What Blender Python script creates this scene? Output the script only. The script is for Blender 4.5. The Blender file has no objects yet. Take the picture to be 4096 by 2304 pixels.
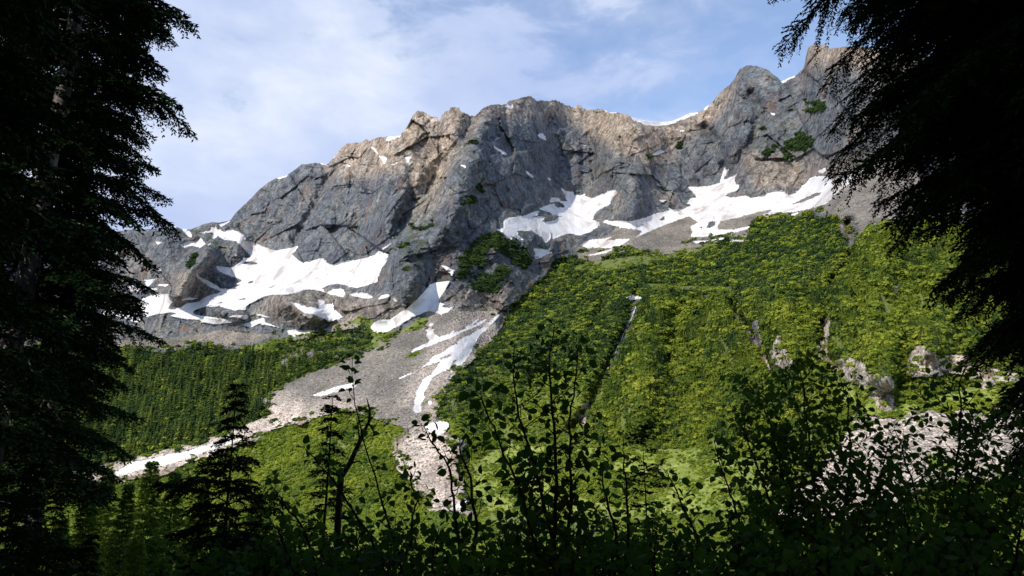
import bpy, math, random
import numpy as np
R = math.radians
scene = bpy.context.scene
COL = scene.collection

# ------------------------------------------------------------------ camera, sky, sun, exposure
CAMZ, PITCH, LENS = 1.7, 15.0, 25.0
cam_d = bpy.data.cameras.new('camera'); cam = bpy.data.objects.new('camera', cam_d); COL.objects.link(cam)
cam.location = (0, 0, CAMZ); cam.rotation_euler = (R(90 + PITCH), 0, 0)
cam_d.lens = LENS; cam_d.sensor_width = 36; cam_d.clip_start = 0.1; cam_d.clip_end = 20000
scene.camera = cam
SUN_AZ, SUN_EL = -143.0, 33.0          # degrees, azimuth from the view direction (+Y), negative = left
SUN_E, SKY_E = 3.9, 0.13
sun_d = bpy.data.lights.new('sun', 'SUN'); sun_d.energy = SUN_E; sun_d.angle = R(0.53); sun_d.color = (1.0, 0.90, 0.76)
sun = bpy.data.objects.new('sun', sun_d); COL.objects.link(sun)
sun.rotation_euler = (R(90 - SUN_EL), 0, R(-SUN_AZ + 180))
w = bpy.data.worlds.new('World'); scene.world = w; w.use_nodes = True
nt = w.node_tree; N = nt.nodes; L = nt.links; N.clear()
def nd(nt_, t, **kw):
    n = nt_.nodes.new(t)
    for k, v in kw.items():
        if k.startswith('in_'):
            n.inputs[k[3:].replace('_', ' ')].default_value = v
        elif k[0] == 'i' and k[1:].isdigit():
            n.inputs[int(k[1:])].default_value = v
        else:
            setattr(n, k, v)
    return n
def ramp(nt_, fac, stops, interp='LINEAR'):
    r = nt_.nodes.new('ShaderNodeValToRGB'); r.color_ramp.interpolation = interp
    e = r.color_ramp.elements
    while len(e) < len(stops): e.new(0.5)
    for q, (p, c) in zip(e, stops):
        q.position = p; q.color = (c, c, c, 1) if isinstance(c, (int, float)) else tuple(c) + (1,)
    nt_.links.new(fac, r.inputs[0]); return r.outputs[0]
def mixc(nt_, f, a, b, mode='MIX'):
    m = nt_.nodes.new('ShaderNodeMix'); m.data_type = 'RGBA'; m.blend_type = mode
    for s, v in ((0, f), (6, a), (7, b)):
        if hasattr(v, 'is_output'): nt_.links.new(v, m.inputs[s])
        else: m.inputs[s].default_value = v if s == 0 else tuple(v) + (1,)
    return m.outputs[2]
def mth(nt_, op, a, b=0.0, clamp=False):
    m = nt_.nodes.new('ShaderNodeMath'); m.operation = op; m.use_clamp = clamp
    for s, v in ((0, a), (1, b)):
        if hasattr(v, 'is_output'): nt_.links.new(v, m.inputs[s])
        else: m.inputs[s].default_value = v
    return m.outputs[0]
def noise(nt_, vec, scale, detail=4, rough=0.55, dist=0.0, out=0):
    n = nt_.nodes.new('ShaderNodeTexNoise'); n.inputs['Scale'].default_value = scale
    n.inputs['Detail'].default_value = detail; n.inputs['Roughness'].default_value = rough
    n.inputs['Distortion'].default_value = dist
    if vec is not None: nt_.links.new(vec, n.inputs['Vector'])
    return n.outputs[out]
def mapping(nt_, vec, scale=(1, 1, 1), rot=(0, 0, 0), loc=(0, 0, 0)):
    m = nt_.nodes.new('ShaderNodeMapping'); m.inputs['Scale'].default_value = scale
    m.inputs['Rotation'].default_value = rot; m.inputs['Location'].default_value = loc
    nt_.links.new(vec, m.inputs['Vector']); return m.outputs[0]
sky = nd(nt, 'ShaderNodeTexSky', sky_type='NISHITA'); sky.sun_disc = False
sky.sun_elevation = R(SUN_EL); sky.sun_rotation = R(SUN_AZ); sky.altitude = 900; sky.air_density = 1.0; sky.dust_density = 0.6
tc = nd(nt, 'ShaderNodeTexCoord')
# thin broken cloud: noise on the direction of the sky, flattened towards the horizon
v1 = mapping(nt, tc.outputs['Generated'], scale=(1.0, 1.0, 1.9), rot=(0.1, 0.35, 0.5), loc=(0.75, 0.1, 0.2))
c_big = noise(nt, v1, 2.3, 5, 0.5, 0.15)
c_det = noise(nt, mapping(nt, tc.outputs['Generated'], scale=(1.0, 1.0, 2.2), rot=(0, 0.5, 0.2)), 7.5, 7, 0.58, 0.3)
sepd = nd(nt, 'ShaderNodeSeparateXYZ'); L.new(tc.outputs['Generated'], sepd.inputs[0])
westness = mth(nt, 'MULTIPLY', sepd.outputs[0], -0.33)          # more cloud on the sun side
lowness = mth(nt, 'MULTIPLY', mth(nt, 'SUBTRACT', 0.55, sepd.outputs[2]), 0.30)
cl = mth(nt, 'ADD', mth(nt, 'ADD', mth(nt, 'MULTIPLY', c_big, 0.42), mth(nt, 'MULTIPLY', c_det, 0.60)), mth(nt, 'ADD', westness, lowness))
cl_f = ramp(nt, cl, [(0.40, 0.16), (0.48, 0.38), (0.545, 0.82), (0.66, 1.0)])
c_tone = ramp(nt, noise(nt, mapping(nt, v1, loc=(3, 1, 2)), 3.1, 5, 0.55), [(0.30, (3.1, 3.75, 5.7)), (0.5, (3.75, 4.4, 6.1)), (0.66, (5.2, 5.65, 6.7))])
skyb = mixc(nt, 1.0, sky.outputs[0], (1.62, 1.62, 1.66), 'MULTIPLY')
skyc = mixc(nt, cl_f, skyb, c_tone)
bg = nd(nt, 'ShaderNodeBackground'); bg.inputs['Strength'].default_value = SKY_E
L.new(skyc, bg.inputs[0]); wo = nd(nt, 'ShaderNodeOutputWorld'); L.new(bg.outputs[0], wo.inputs[0])
scene.view_settings.view_transform = 'Standard'; scene.view_settings.look = 'None'
scene.view_settings.exposure = 0.28; scene.view_settings.gamma = 1.0
scene.render.engine = 'CYCLES'; scene.cycles.max_bounces = 6; scene.cycles.diffuse_bounces = 3
scene.cycles.transparent_max_bounces = 8
scene.cycles.use_denoising = True

# ------------------------------------------------------------------ helpers
SP, CP = math.sin(R(PITCH)), math.cos(R(PITCH))
FPX = LENS / 36 * 2576
def fdir(fx, fy):
    """ray direction for a point of the photograph measured on a 2576 wide copy (used to convert surveyed bearings)"""
    cx = (np.asarray(fx, float) - 1288) / FPX; cy = (724.5 - np.asarray(fy, float)) / FPX
    return cx, CP - cy * SP, SP + cy * CP
def at(fx, fy, dist):
    """world point seen at that bearing at horizontal distance dist"""
    x, y, z = fdir(fx, fy); h = np.hypot(x, y)
    return np.array([x / h * dist, y / h * dist, CAMZ + z / h * dist])
def link(o): COL.objects.link(o); return o
def np_mesh(name, co, faces, n, mat=None, smooth=False, mats=None, mi=None):
    """faces: (F,n) int array (n = 3 or 4)"""
    me = bpy.data.meshes.new(name); co = np.asarray(co, np.float32); faces = np.asarray(faces, np.int32)
    me.vertices.add(len(co)); me.vertices.foreach_set('co', co.ravel())
    me.loops.add(faces.size); me.loops.foreach_set('vertex_index', faces.ravel())
    me.polygons.add(len(faces)); me.polygons.foreach_set('loop_start', np.arange(0, faces.size, n, dtype=np.int32))
    if smooth: me.polygons.foreach_set('use_smooth', np.ones(len(faces), bool))
    for m in (mats or ([mat] if mat else [])): me.materials.append(m)
    if mi is not None: me.polygons.foreach_set('material_index', np.asarray(mi, np.int32))
    me.update(calc_edges=True); me.validate(); return me
def tag(o, label=None, cat=None, group=None, kind=None):
    for k, v in (('label', label), ('category', cat), ('group', group), ('kind', kind)):
        if v: o[k] = v
    return o
def empty(name, loc, rz=0):
    o = link(bpy.data.objects.new(name, None)); o.location = tuple(float(q) for q in loc); o.rotation_euler = (0, 0, rz); return o
def part(name, me, parent=None):
    o = link(bpy.data.objects.new(name, me)); o.parent = parent; return o

# numpy noise
_rs = np.random.RandomState(7)
_P = np.concatenate([_rs.permutation(512)] * 2)
_G = _rs.normal(size=(512, 3)); _G /= np.linalg.norm(_G, axis=1)[:, None]
def perlin(x, y, z):
    xi = np.floor(x).astype(np.int64); yi = np.floor(y).astype(np.int64); zi = np.floor(z).astype(np.int64)
    xf, yf, zf = x - xi, y - yi, z - zi
    u = xf * xf * xf * (xf * (xf * 6 - 15) + 10); v = yf * yf * yf * (yf * (yf * 6 - 15) + 10); ww = zf * zf * zf * (zf * (zf * 6 - 15) + 10)
    def g(i, j, k):
        h = _P[(_P[(_P[(xi + i) & 511] + yi + j) & 511] + zi + k) & 511]
        gr = _G[h]; return gr[..., 0] * (xf - i) + gr[..., 1] * (yf - j) + gr[..., 2] * (zf - k)
    a = g(0, 0, 0) + u * (g(1, 0, 0) - g(0, 0, 0)); b = g(0, 1, 0) + u * (g(1, 1, 0) - g(0, 1, 0))
    c = g(0, 0, 1) + u * (g(1, 0, 1) - g(0, 0, 1)); d = g(0, 1, 1) + u * (g(1, 1, 1) - g(0, 1, 1))
    e = a + v * (b - a); f = c + v * (d - c)
    return (e + ww * (f - e)) * 1.6
def fbm(x, y, z, octv=4, gain=0.5, lac=2.03, ridged=False):
    s = 0; a = 1; t = 0
    for o in range(octv):
        n_ = perlin(x + o * 17.3, y + o * 5.1, z - o * 9.7)
        s = s + a * ((1 - 2 * np.abs(n_)) if ridged else n_); t += a
        a *= gain; x, y, z = x * lac, y * lac, z * lac
    return s / t
def facets(x, y, z, sc):
    x, y, z = x / sc, y / sc, z / sc
    xi, yi, zi = (np.floor(q - 0.5).astype(np.int64) for q in (x, y, z)); best = np.full(x.shape, 9.0); out = np.zeros(x.shape)
    for i in (0, 1):
        for j in (0, 1):
            for k in (0, 1):
                h = _P[(_P[(_P[(xi + i) & 511] + yi + j) & 511] + zi + k) & 511]; g = _G[h]
                ox, oy, oz = x - (xi + i + .5 + g[..., 0] * .38), y - (yi + j + .5 + g[..., 1] * .38), z - (zi + k + .5 + g[..., 2] * .38)
                d = ox * ox + oy * oy + oz * oz; g2 = _G[(h * 7 + 3) & 511]; m = d < best
                out = np.where(m, (ox * g2[..., 0] + oy * g2[..., 1] + oz * g2[..., 2]) * 1.3 + g2[..., 1] * .45, out); best = np.where(m, d, best)
    return out
def box1(a, r, axis):
    if r < 1: return a
    pad = [(0, 0)] * a.ndim; pad[axis] = (r + 1, r)
    c = np.cumsum(np.pad(a, pad, mode='edge'), axis=axis, dtype=np.float64)
    n_ = a.shape[axis]
    hi = np.take(c, np.arange(2 * r + 1, 2 * r + 1 + n_), axis=axis); lo = np.take(c, np.arange(0, n_), axis=axis)
    return (hi - lo) / (2 * r + 1)
def blur(a, rx, ry, it=3):
    for _ in range(it): a = box1(box1(a, rx, 1), ry, 0)
    return a
def inpoly(X, Y, poly):
    p = np.asarray(poly, float); out = np.zeros(X.shape, bool)
    m = (X >= p[:, 0].min()) & (X <= p[:, 0].max()) & (Y >= p[:, 1].min()) & (Y <= p[:, 1].max())
    if not m.any(): return out
    x, y = X[m], Y[m]; r = np.zeros(len(x), bool); j = len(p) - 1
    for i in range(len(p)):
        xi, yi, xj, yj = p[i, 0], p[i, 1], p[j, 0], p[j, 1]
        if yi != yj:
            r ^= ((yi > y) != (yj > y)) & (x < (xj - xi) * (y - yi) / (yj - yi) + xi)
        j = i
    out[m] = r; return out
def linedist(X, Y, pts, wmax):
    p = np.asarray(pts, float); d = np.full(X.shape, 1e9)
    m = (X > p[:, 0].min() - wmax) & (X < p[:, 0].max() + wmax) & (Y > p[:, 1].min() - wmax) & (Y < p[:, 1].max() + wmax)
    if not m.any(): return d
    x, y = X[m], Y[m]; best = np.full(len(x), 1e9)
    for a, b in zip(p[:-1], p[1:]):
        v = b - a; t = np.clip(((x - a[0]) * v[0] + (y - a[1]) * v[1]) / (v @ v), 0, 1)
        best = np.minimum(best, np.hypot(x - a[0] - t * v[0], y - a[1] - t * v[1]))
    d[m] = best; return d
# survey sheets: detail views of the mountain, each (origin x, origin y, scale) -> 2576-wide coordinates
K = 2576 / 4096
SH = {'F': (0, 0, K), 'A': (400, 840, 3.22), 'B': (1000, 840, 2.683), 'C': (1900, 640, 2.841), 'D': (2600, 600, 2.576),
      'E': (1400, 1180, 2.415), 'G': (800, 340, 1.9815), 'H': (2000, 340, 1.7173), 'J': (2600, 1152, 1.258)}
def sv(s, pts):
    ox, oy, sc = SH[s]; return [((ox + x / sc) * K, (oy + y / sc) * K) for x, y in pts]
SKYLINE = [(-330,640),(0,600),(200,592),(330,577),(404,576),(421,570),(443,571),(457,576),(472,577),(486,575),(513,564),(535,558.6),(550,560.5),(580,553.7),(593,536),(601,528),(627,503),(652,477),(674,460),(693,449),(719,442),(738,430),(757,414),(779,412),(798,410),(822,414),(836,401),(855,376),(871,361),(893,359),(912,356),(920,349),(931,353.5),(947,346.5),(963,344.6),(1008,341),(1017,328),(1027,312),(1039,290),(1049,279),(1062,278),(1074,287.5),(1084,290),(1093,294),(1100,291.6),(1103,304),(1108,304),(1112,290),(1120,280.5),(1130,279),(1133,271),(1144,268.4),(1154,268.4),(1158,279),(1170,284),(1182,290),(1195,291.6),(1201,287),(1217,271),(1233,265),(1252,261.4),(1271,263),(1281,253.5),(1297,252),(1306,247),(1320,244.6),(1335,243),(1347,252),(1368,254),(1397,253),(1415,259.6),(1437,269),(1448,270.5),(1454,263),(1463,270.5),(1477.5,276),(1510.5,274),(1532,280),(1573,287),(1587,293.6),(1606,300),(1624,303.5),(1661,307),(1690,304.6),(1712,296),(1734,285),(1756,282.6),(1770.5,276),(1774,269),(1785,265),(1796,252),(1807,236),(1822,223),(1836,215.6),(1850,195),(1860,175),(1875,167),(1887,165),(1907,166.5),(1937,180),(1967,205),(1979,197),(2004,187.5),(2022,170),(2029,135),(2034,117.5),(2049,110),(2059,116),(2077,112.5),(2087,122.5),(2122,117.5),(2167,117.5),(2250,125),(2400,160),(2576,200),(2900,270)]
REGIONS = [
 # --- green slopes
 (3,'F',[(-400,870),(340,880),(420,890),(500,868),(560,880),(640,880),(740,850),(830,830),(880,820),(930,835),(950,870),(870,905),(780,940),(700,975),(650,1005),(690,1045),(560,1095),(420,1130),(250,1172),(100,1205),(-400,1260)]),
 (5,'F',[(620,872),(740,846),(850,822),(900,800),(940,806),(960,840),(1000,835),(1060,800),(1105,782),(1130,795),(1080,830),(1050,865),(960,880),(930,880),(800,880),(640,895)]),
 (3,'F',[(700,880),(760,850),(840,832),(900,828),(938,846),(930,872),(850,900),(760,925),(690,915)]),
 (2,'F',[(690,915),(720,890),(790,885),(850,880),(880,890),(850,910),(780,935),(700,935)]),
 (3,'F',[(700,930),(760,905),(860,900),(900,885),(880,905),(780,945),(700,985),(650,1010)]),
 (4,'F',[(-400,1245),(200,1195),(310,1215),(440,1180),(570,1135),(690,1080),(760,1065),(840,1035),(960,1045),(1010,1080),(990,1150),(1060,1260),(1200,1310),(1200,1600),(-400,1600)]),
 (2,'F',[(-300,1230),(120,1205),(250,1180),(420,1130),(560,1093),(690,1040),(655,1003),(700,975),(780,940),(870,905),(950,872),(960,850),(1060,830),(1090,800),(1130,785),(1265,785),(1245,850),(1150,960),(1100,1030),(1095,1060),(1105,1090),(1150,1115),(1120,1180),(1190,1250),(1180,1300),(1080,1290),(1040,1220),(985,1170),(1010,1120),(1030,1080),(960,1060),(880,1030),(760,1060),(690,1080),(570,1133),(440,1175),(310,1205),(120,1235),(-300,1260)]),
 (2,'F',[(870,1010),(930,985),(1010,955),(1040,985),(1030,1040),(960,1058),(900,1040)]),
 (2,'F',[(900,1000),(960,985),(1000,1000),(960,1020)]),
 (5,'E',[(530,620),(600,570),(700,530),(705,545),(620,600)]),
 (4,'F',[(1100,1040),(1130,960),(1250,850),(1290,765),(1340,740),(1600,800),(2100,800),(2576,800),(2950,800),(2950,1600),(1190,1600),(1190,1300),(1150,1180),(1170,1110),(1110,1075)]),
 (6,'F',[(1290,765),(1330,738),(1380,682),(1400,650),(1430,650),(1500,640),(1600,620),(1700,605),(1800,570),(1860,560),(2000,540),(2100,545),(2140,640),(2170,590),(2200,570),(2600,560),(2950,560),(2950,1010),(2500,985),(2440,960),(2380,1000),(2250,1010),(2220,960),(2120,950),(2050,960),(2000,1080),(1850,1110),(1700,1100),(1560,1110),(1490,1090),(1550,1000),(1520,940),(1570,850),(1590,760),(1500,700),(1400,760)]),
 (3,'F',[(1105,1040),(1130,965),(1250,850),(1290,768),(1330,740),(1380,684),(1450,690),(1520,730),(1590,745),(1595,790),(1560,860),(1525,925),(1450,940),(1300,930),(1230,985),(1170,1035),(1130,1060)]),  # shade on this flank is put into the darker conifer colour
 (3,'F',[(1380,682),(1400,650),(1500,645),(1700,608),(1860,565),(2000,545),(2100,550),(2135,640),(2120,740),(2000,745),(1900,790),(1800,745),(1700,760),(1600,745),(1450,720)]),  # upper band: darker conifers whose colour also stands in for slope shade
 (5,'F',[(1450,668),(1520,655),(1640,640),(1700,612),(1820,615),(1750,640),(1650,665),(1530,685),(1440,690)]),
 (5,'F',[(1620,715),(1700,718),(1860,728),(1840,740),(1700,735),(1630,728)]),
 (5,'F',[(1180,1180),(1230,1135),(1290,1120),(1430,1115),(1560,1130),(1700,1125),(1850,1130),(1930,1150),(1960,1230),(1900,1300),(1700,1330),(1400,1340),(1230,1330),(1200,1240)]),
 (4,'F',[(1330,1150),(1430,1130),(1500,1180),(1640,1190),(1700,1230),(1560,1270),(1400,1240)]),
 (4,'F',[(1195,1340),(1500,1320),(1900,1290),(1990,1240),(2000,1600),(1190,1600)]),
 # --- right side cliffs, meadow strip and boulder field
 (5,'J',[(930,450),(980,450),(1080,500),(1150,560),(1220,600),(1400,560),(1620,500),(1882,440),(2300,400),(2300,640),(1700,650),(1400,650),(1200,655),(1060,630),(960,560)]),
 (0,'J',[(930,365),(1000,345),(1085,385),(1100,440),(1140,430),(1215,450),(1225,540),(1230,615),(1190,630),(1145,600),(1135,565),(1100,555),(1080,515),(990,470),(935,420)]),
 (0,'J',[(1285,400),(1310,340),(1325,290),(1380,290),(1400,250),(1430,290),(1440,350),(1560,330),(1700,400),(1882,440),(1882,470),(1760,480),(1680,510),(1630,500),(1600,440),(1500,430),(1440,450),(1300,450)]),
 (0,'J',[(600,330),(640,240),(665,240),(655,300),(690,310),(720,380),(690,420),(640,390),(620,400)]),
 (0,'J',[(870,150),(905,150),(900,270),(890,340),(940,400),(900,400),(840,340),(830,270),(880,260)]),
 (0,'J',[(510,170),(540,160),(560,250),(590,380),(570,370),(520,240)]),
 (0,'E',[(3000,10),(3010,10),(3010,20)]),
 (0,'F',[(1466,1015),(1480,1005),(1484,1040),(1470,1072),(1452,1060)]),
 (0,'F',[(2220,668),(2240,664),(2240,672)]),(0,'F',[(2245,712),(2262,716),(2258,740),(2248,735)]),
 (2,'J',[(1040,625),(1130,650),(1250,662),(1340,608),(1500,640),(1600,600),(1700,620),(1830,560),(1882,470),(2300,430),(2300,900),(1882,960),(1500,990),(1400,1010),(1180,1130),(900,1180),(640,1180),(660,1080),(780,950),(900,820),(1000,720)]),
 (5,'J',[(1400,830),(1500,870),(1560,900),(1480,930),(1380,880)]),
 (2,'F',[(2130,545),(2150,560),(2155,640),(2165,600),(2200,570),(2120,540)]),
 (0,'F',[(1606,752),(1598,800),(1578,850),(1550,920),(1530,945),(1518,940),(1545,880),(1570,820),(1588,770)]),(0,'J',[(400,120),(440,130),(500,210),(560,310),(605,410),(590,430),(530,330),(470,230)]),
 # --- scree below the right cliffs
 (2,'C',[(1140,1120),(1180,1040),(1100,990),(1160,960),(1250,920),(1500,870),(1600,770),(1780,780),(1900,800),(1960,820),(2250,700),(2400,630),(2557,690),(2600,1000),(2380,1020),(2010,1130),(2000,1060),(1600,1080),(1370,1170),(1290,1235),(1370,1160)]),
 (2,'D',[(0,835),(250,740),(400,670),(500,745),(680,740),(1050,640),(1300,610),(1700,430),(1980,400),(2270,180),(2400,120),(2700,60),(2900,700),(2200,780),(2080,900),(2040,905),(1960,780),(1930,700),(1880,670),(1600,640),(1400,720),(1150,700),(1060,740),(1040,790),(1000,900),(1000,950),(950,1010),(940,940),(640,960),(360,1020),(150,1090),(30,1120),(0,1080)]),
 (5,'D',[(1150,700),(1280,680),(1350,690),(1240,730),(1150,745)]),
 (5,'D',[(1420,700),(1600,640),(1680,640),(1640,690),(1500,720)]),
 # --- scree under the gully
 (2,'B',[(2000,1449),(2415,1180),(2415,1449)]),
 (2,'B',[(1880,1090),(2000,1110),(2200,1060),(2250,1250),(2100,1350),(1900,1330),(1850,1449),(1780,1440),(1900,1200)]),
 (2,'B',[(420,1380),(640,1350),(820,1270),(1000,1210),(1150,1230),(1290,1290),(1200,1260),(1000,1290),(700,1340),(600,1400),(400,1400)]),
 (2,'F',[(-300,850),(340,858),(480,845),(560,830),(620,838),(700,842),(640,865),(560,870),(500,860),(420,880),(-300,880)]),
 # --- scrub on the buttress
 (7,'C',[(0,890),(250,830),(400,900),(560,1040),(640,1180),(560,1260),(300,1200),(240,1449),(-150,1449),(-120,1250),(60,1180),(-60,1000)]),
 (7,'F',[(1160,640),(1200,610),(1300,615),(1310,660),(1270,700),(1250,740),(1200,735),(1150,700)]),
 (7,'H',[(1810,470),(1850,420),(1950,410),(2060,340),(2140,340),(2160,400),(2100,500),(2010,530),(1940,490),(1830,500)]),
 (7,'H',[(1980,170),(2080,130),(2200,120),(2240,160),(2200,200),(2080,190),(2000,185)]),
 (7,'H',[(1800,310),(1850,280),(1890,290),(1840,320)]),(7,'H',[(1215,420),(1240,400),(1260,430),(1220,450)]),(7,'H',[(1000,500),(1080,480),(1060,505),(1010,515)]),
 (7,'G',[(1880,800),(1910,750),(2000,760),(2080,790),(2000,820),(1900,810)]),(7,'G',[(2130,460),(2220,440),(2260,470),(2200,485)]),(7,'G',[(2120,900),(2180,850),(2240,880),(2180,940),(2060,960)]),
 (7,'B',[(1540,400),(1600,350),(1700,370),(1640,420),(1560,430)]),(7,'B',[(1060,220),(1110,185),(1170,185),(1100,220)]),(7,'B',[(1720,180),(1760,140),(1960,120),(1960,180),(1850,230),(1780,220)]),
 (7,'B',[(1480,470),(1520,470),(1500,560),(1470,560)]),(7,'B',[(1610,620),(1690,620),(1700,660),(1640,670)]),
 (7,'A',[(1130,700),(1250,560),(1370,430),(1400,440),(1300,570),(1400,620),(1250,680),(1130,780)]),
 (7,'C',[(0,210),(100,230),(60,300),(100,400),(0,420)]),
 # --- snow
 (1,'A',[(1450,380),(1520,330),(1600,385),(1700,390),(1760,400),(1850,480),(1920,560),(1955,600),(1930,615),(1830,610),(1840,640),(1750,720),(1690,745),(1600,735),(1520,715),(1500,760),(1580,820),(1700,860),(1760,870),(1830,900),(1800,935),(1720,945),(1810,965),(1740,1000),(1810,1010),(1700,1020),(1560,1010),(1430,930),(1310,870),(1235,815),(1270,880),(1400,985),(1560,1050),(1500,1080),(1430,1095),(1340,1130),(1280,1180),(1110,1210),(1050,1250),(930,1290),(870,1270),(900,1220),(940,1185),(885,1150),(880,1080),(700,1080),(560,1135),(430,1215),(330,1250),(170,1260),(-60,1290),(-160,1420),(0,1390),(150,1340),(230,1370),(350,1400),(480,1380),(560,1349),(600,1380),(740,1330),(850,1330),(950,1320),(1000,1330),(900,1370),(1100,1410),(1300,1410),(1310,1449),(1500,1475),(1700,1449),(1600,1410),(1450,1385),(1350,1370),(1220,1345),(1195,1310),(1260,1275),(1380,1240),(1470,1210),(1480,1215),(1400,1250),(1530,1240),(1640,1270),(1750,1300),(1800,1280),(1880,1290),(1880,1240),(2000,1160),(2100,1115),(2240,1090),(2400,1080),(2576,1055),(2576,670),(2500,600),(2450,590),(2520,520),(2560,460),(2400,500),(2350,525),(2290,530),(2180,500),(2060,465),(1960,430),(1860,350),(1800,290),(1720,265),(1560,270),(1540,230),(1690,135),(1650,140),(1520,190),(1560,215),(1490,210),(1425,210),(1400,260),(1330,255),(1270,280),(1320,300),(1420,285),(1460,290),(1440,340)]),
 (1,'A',[(1030,455),(1110,405),(1210,405),(1290,345),(1330,400),(1370,430),(1270,490),(1210,460),(1150,460),(1090,490)]),
 (1,'A',[(1370,470),(1410,415),(1430,430)]),(1,'A',[(1050,235),(1130,240),(1180,330),(1170,360),(1110,320)]),(1,'A',[(780,240),(870,200),(980,205),(980,222),(900,240)]),
 (1,'A',[(700,395),(800,410),(740,450)]),(1,'A',[(560,890),(730,870),(640,970),(560,1030),(400,1060),(360,990),(440,960),(430,1030),(500,1000),(590,960)]),
 (1,'A',[(590,1000),(720,990),(740,1030),(620,1020)]),(1,'A',[(725,940),(890,960),(850,985),(750,970)]),(1,'A',[(1690,540),(1830,610),(1760,590)]),
 (1,'A',[(1030,1160),(1150,1125),(1270,1140),(1200,1152)]),(1,'A',[(1660,1385),(1700,1360),(1900,1355),(1900,1400),(1850,1410),(1750,1380)]),
 (1,'A',[(380,1420),(470,1400),(540,1420),(480,1449)]),(1,'A',[(740,770),(800,765),(760,810)]),
 (1,'B',[(0,335),(120,385),(290,440),(390,410),(520,385),(440,470),(500,530),(570,570),(680,545),(750,515),(800,520),(820,560),(900,590),(1000,550),(1080,540),(1130,545),(1250,515),(1350,480),(1370,450),(1410,445),(1430,460),(1490,460),(1460,550),(1400,650),(1360,770),(1280,800),(1130,835),(1050,820),(940,790),(850,805),(780,830),(790,870),(870,900),(950,915),(1000,935),(940,915),(860,905),(800,880),(700,855),(600,850),(500,880),(400,905),(250,905),(150,930),(60,980),(0,1010)]),
 (1,'B',[(810,885),(900,850),(1000,840),(1020,900),(1000,935),(900,910)]),(1,'B',[(1060,910),(1150,885),(1260,890),(1320,935),(1230,950),(1120,925)]),
 (1,'B',[(1370,955),(1410,920),(1490,905),(1500,925),(1440,940)]),(1,'B',[(1530,940),(1590,985),(1550,975)]),(1,'B',[(1610,1000),(1700,1025),(1640,1022)]),
 (1,'B',[(425,980),(500,1000),(620,1030),(700,1040),(740,1060),(730,960),(790,970),(800,1020),(900,995),(890,1050),(1000,1150),(900,1190),(850,1200),(750,1150),(660,1110),(610,1110),(600,1120),(520,1060)]),
 (1,'B',[(60,1125),(110,1120),(220,1155),(120,1145)]),(1,'B',[(0,1205),(140,1160),(160,1200),(320,1265),(200,1240),(80,1230),(10,1265),(-120,1230)]),
 (1,'B',[(395,1295),(500,1285),(570,1300),(760,1290),(640,1335),(440,1362)]),
 (1,'B',[(1290,1275),(1320,1215),(1400,1180),(1500,1180),(1600,1110),(1700,1040),(1760,990),(1860,890),(1930,800),(1990,775),(2010,780),(2150,765),(2090,870),(2030,950),(2020,990),(2100,1010),(2050,1045),(2140,1055),(2210,1030),(2130,1090),(2050,1125),(2000,1105),(1920,1080),(1800,1130),(1650,1210),(1500,1290),(1400,1320),(1340,1315)]),
 (1,'B',[(2050,590),(2120,610),(2190,650),(2170,710),(2130,670),(2070,620)]),(1,'B',[(1575,200),(1625,200),(1590,240)]),(1,'B',[(1410,430),(1420,400),(1535,340),(1480,390)]),
 (1,'C',[(325,690),(350,665),(420,660),(520,635),(580,630),(650,595),(730,575),(720,620),(620,650),(740,650),(810,640),(760,690),(800,705),(900,690),(960,650),(1040,645),(1250,648),(1340,635),(1335,680),(1420,710),(1400,760),(1300,820),(1180,860),(1080,830),(1000,850),(900,890),(870,890),(880,840),(850,810),(860,880),(820,930),(790,930),(750,870),(680,820),(600,800),(480,800),(490,850),(560,910),(500,900),(400,850),(420,900),(470,950),(430,920),(340,850),(240,795),(330,780)]),
 (1,'C',[(735,550),(850,500),(940,500),(900,520),(940,545),(1020,530),(1010,500),(960,480),(910,470),(850,490),(870,420),(960,440),(980,470),(1050,470),(1020,400),(970,305),(1040,360),(1120,365),(1120,400),(1200,400),(1250,378),(1270,420),(1330,430),(1440,385),(1480,385),(1500,350),(1610,340),(1610,380),(1560,430),(1530,500),(1400,570),(1350,620),(1340,650),(1040,655),(960,630),(870,620),(830,590),(740,560)]),
 (1,'C',[(660,1010),(760,1010),(870,1045),(740,1115),(680,1120),(690,1060)]),(1,'C',[(1190,965),(1300,910),(1440,900),(1560,870),(1480,920),(1620,900),(1760,900),(1700,950),(1560,1000),(1400,990),(1290,1010)]),
 (1,'C',[(1180,1100),(1300,1080),(1580,1005),(1500,1050),(1360,1080)]),(1,'C',[(580,120),(665,190),(660,205),(590,160)]),(1,'C',[(825,190),(875,230),(840,225)]),(1,'C',[(2060,425),(2110,460),(2175,460),(2130,490)]),
 (1,'C',[(1450,700),(1500,680),(1530,700),(1650,690),(1750,700),(1850,680),(1950,650),(2050,610),(2200,580),(2200,540),(2250,570),(2350,560),(2470,520),(2410,490),(2470,430),(2557,430),(2557,700),(2450,630),(2400,640),(2250,700),(2100,760),(1960,820),(1820,880),(1890,820),(1880,790),(1800,790),(1780,775),(1650,770),(1550,740)]),
 (1,'C',[(2557,700),(2440,760),(2480,830),(2440,875),(2557,870)]),
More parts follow.
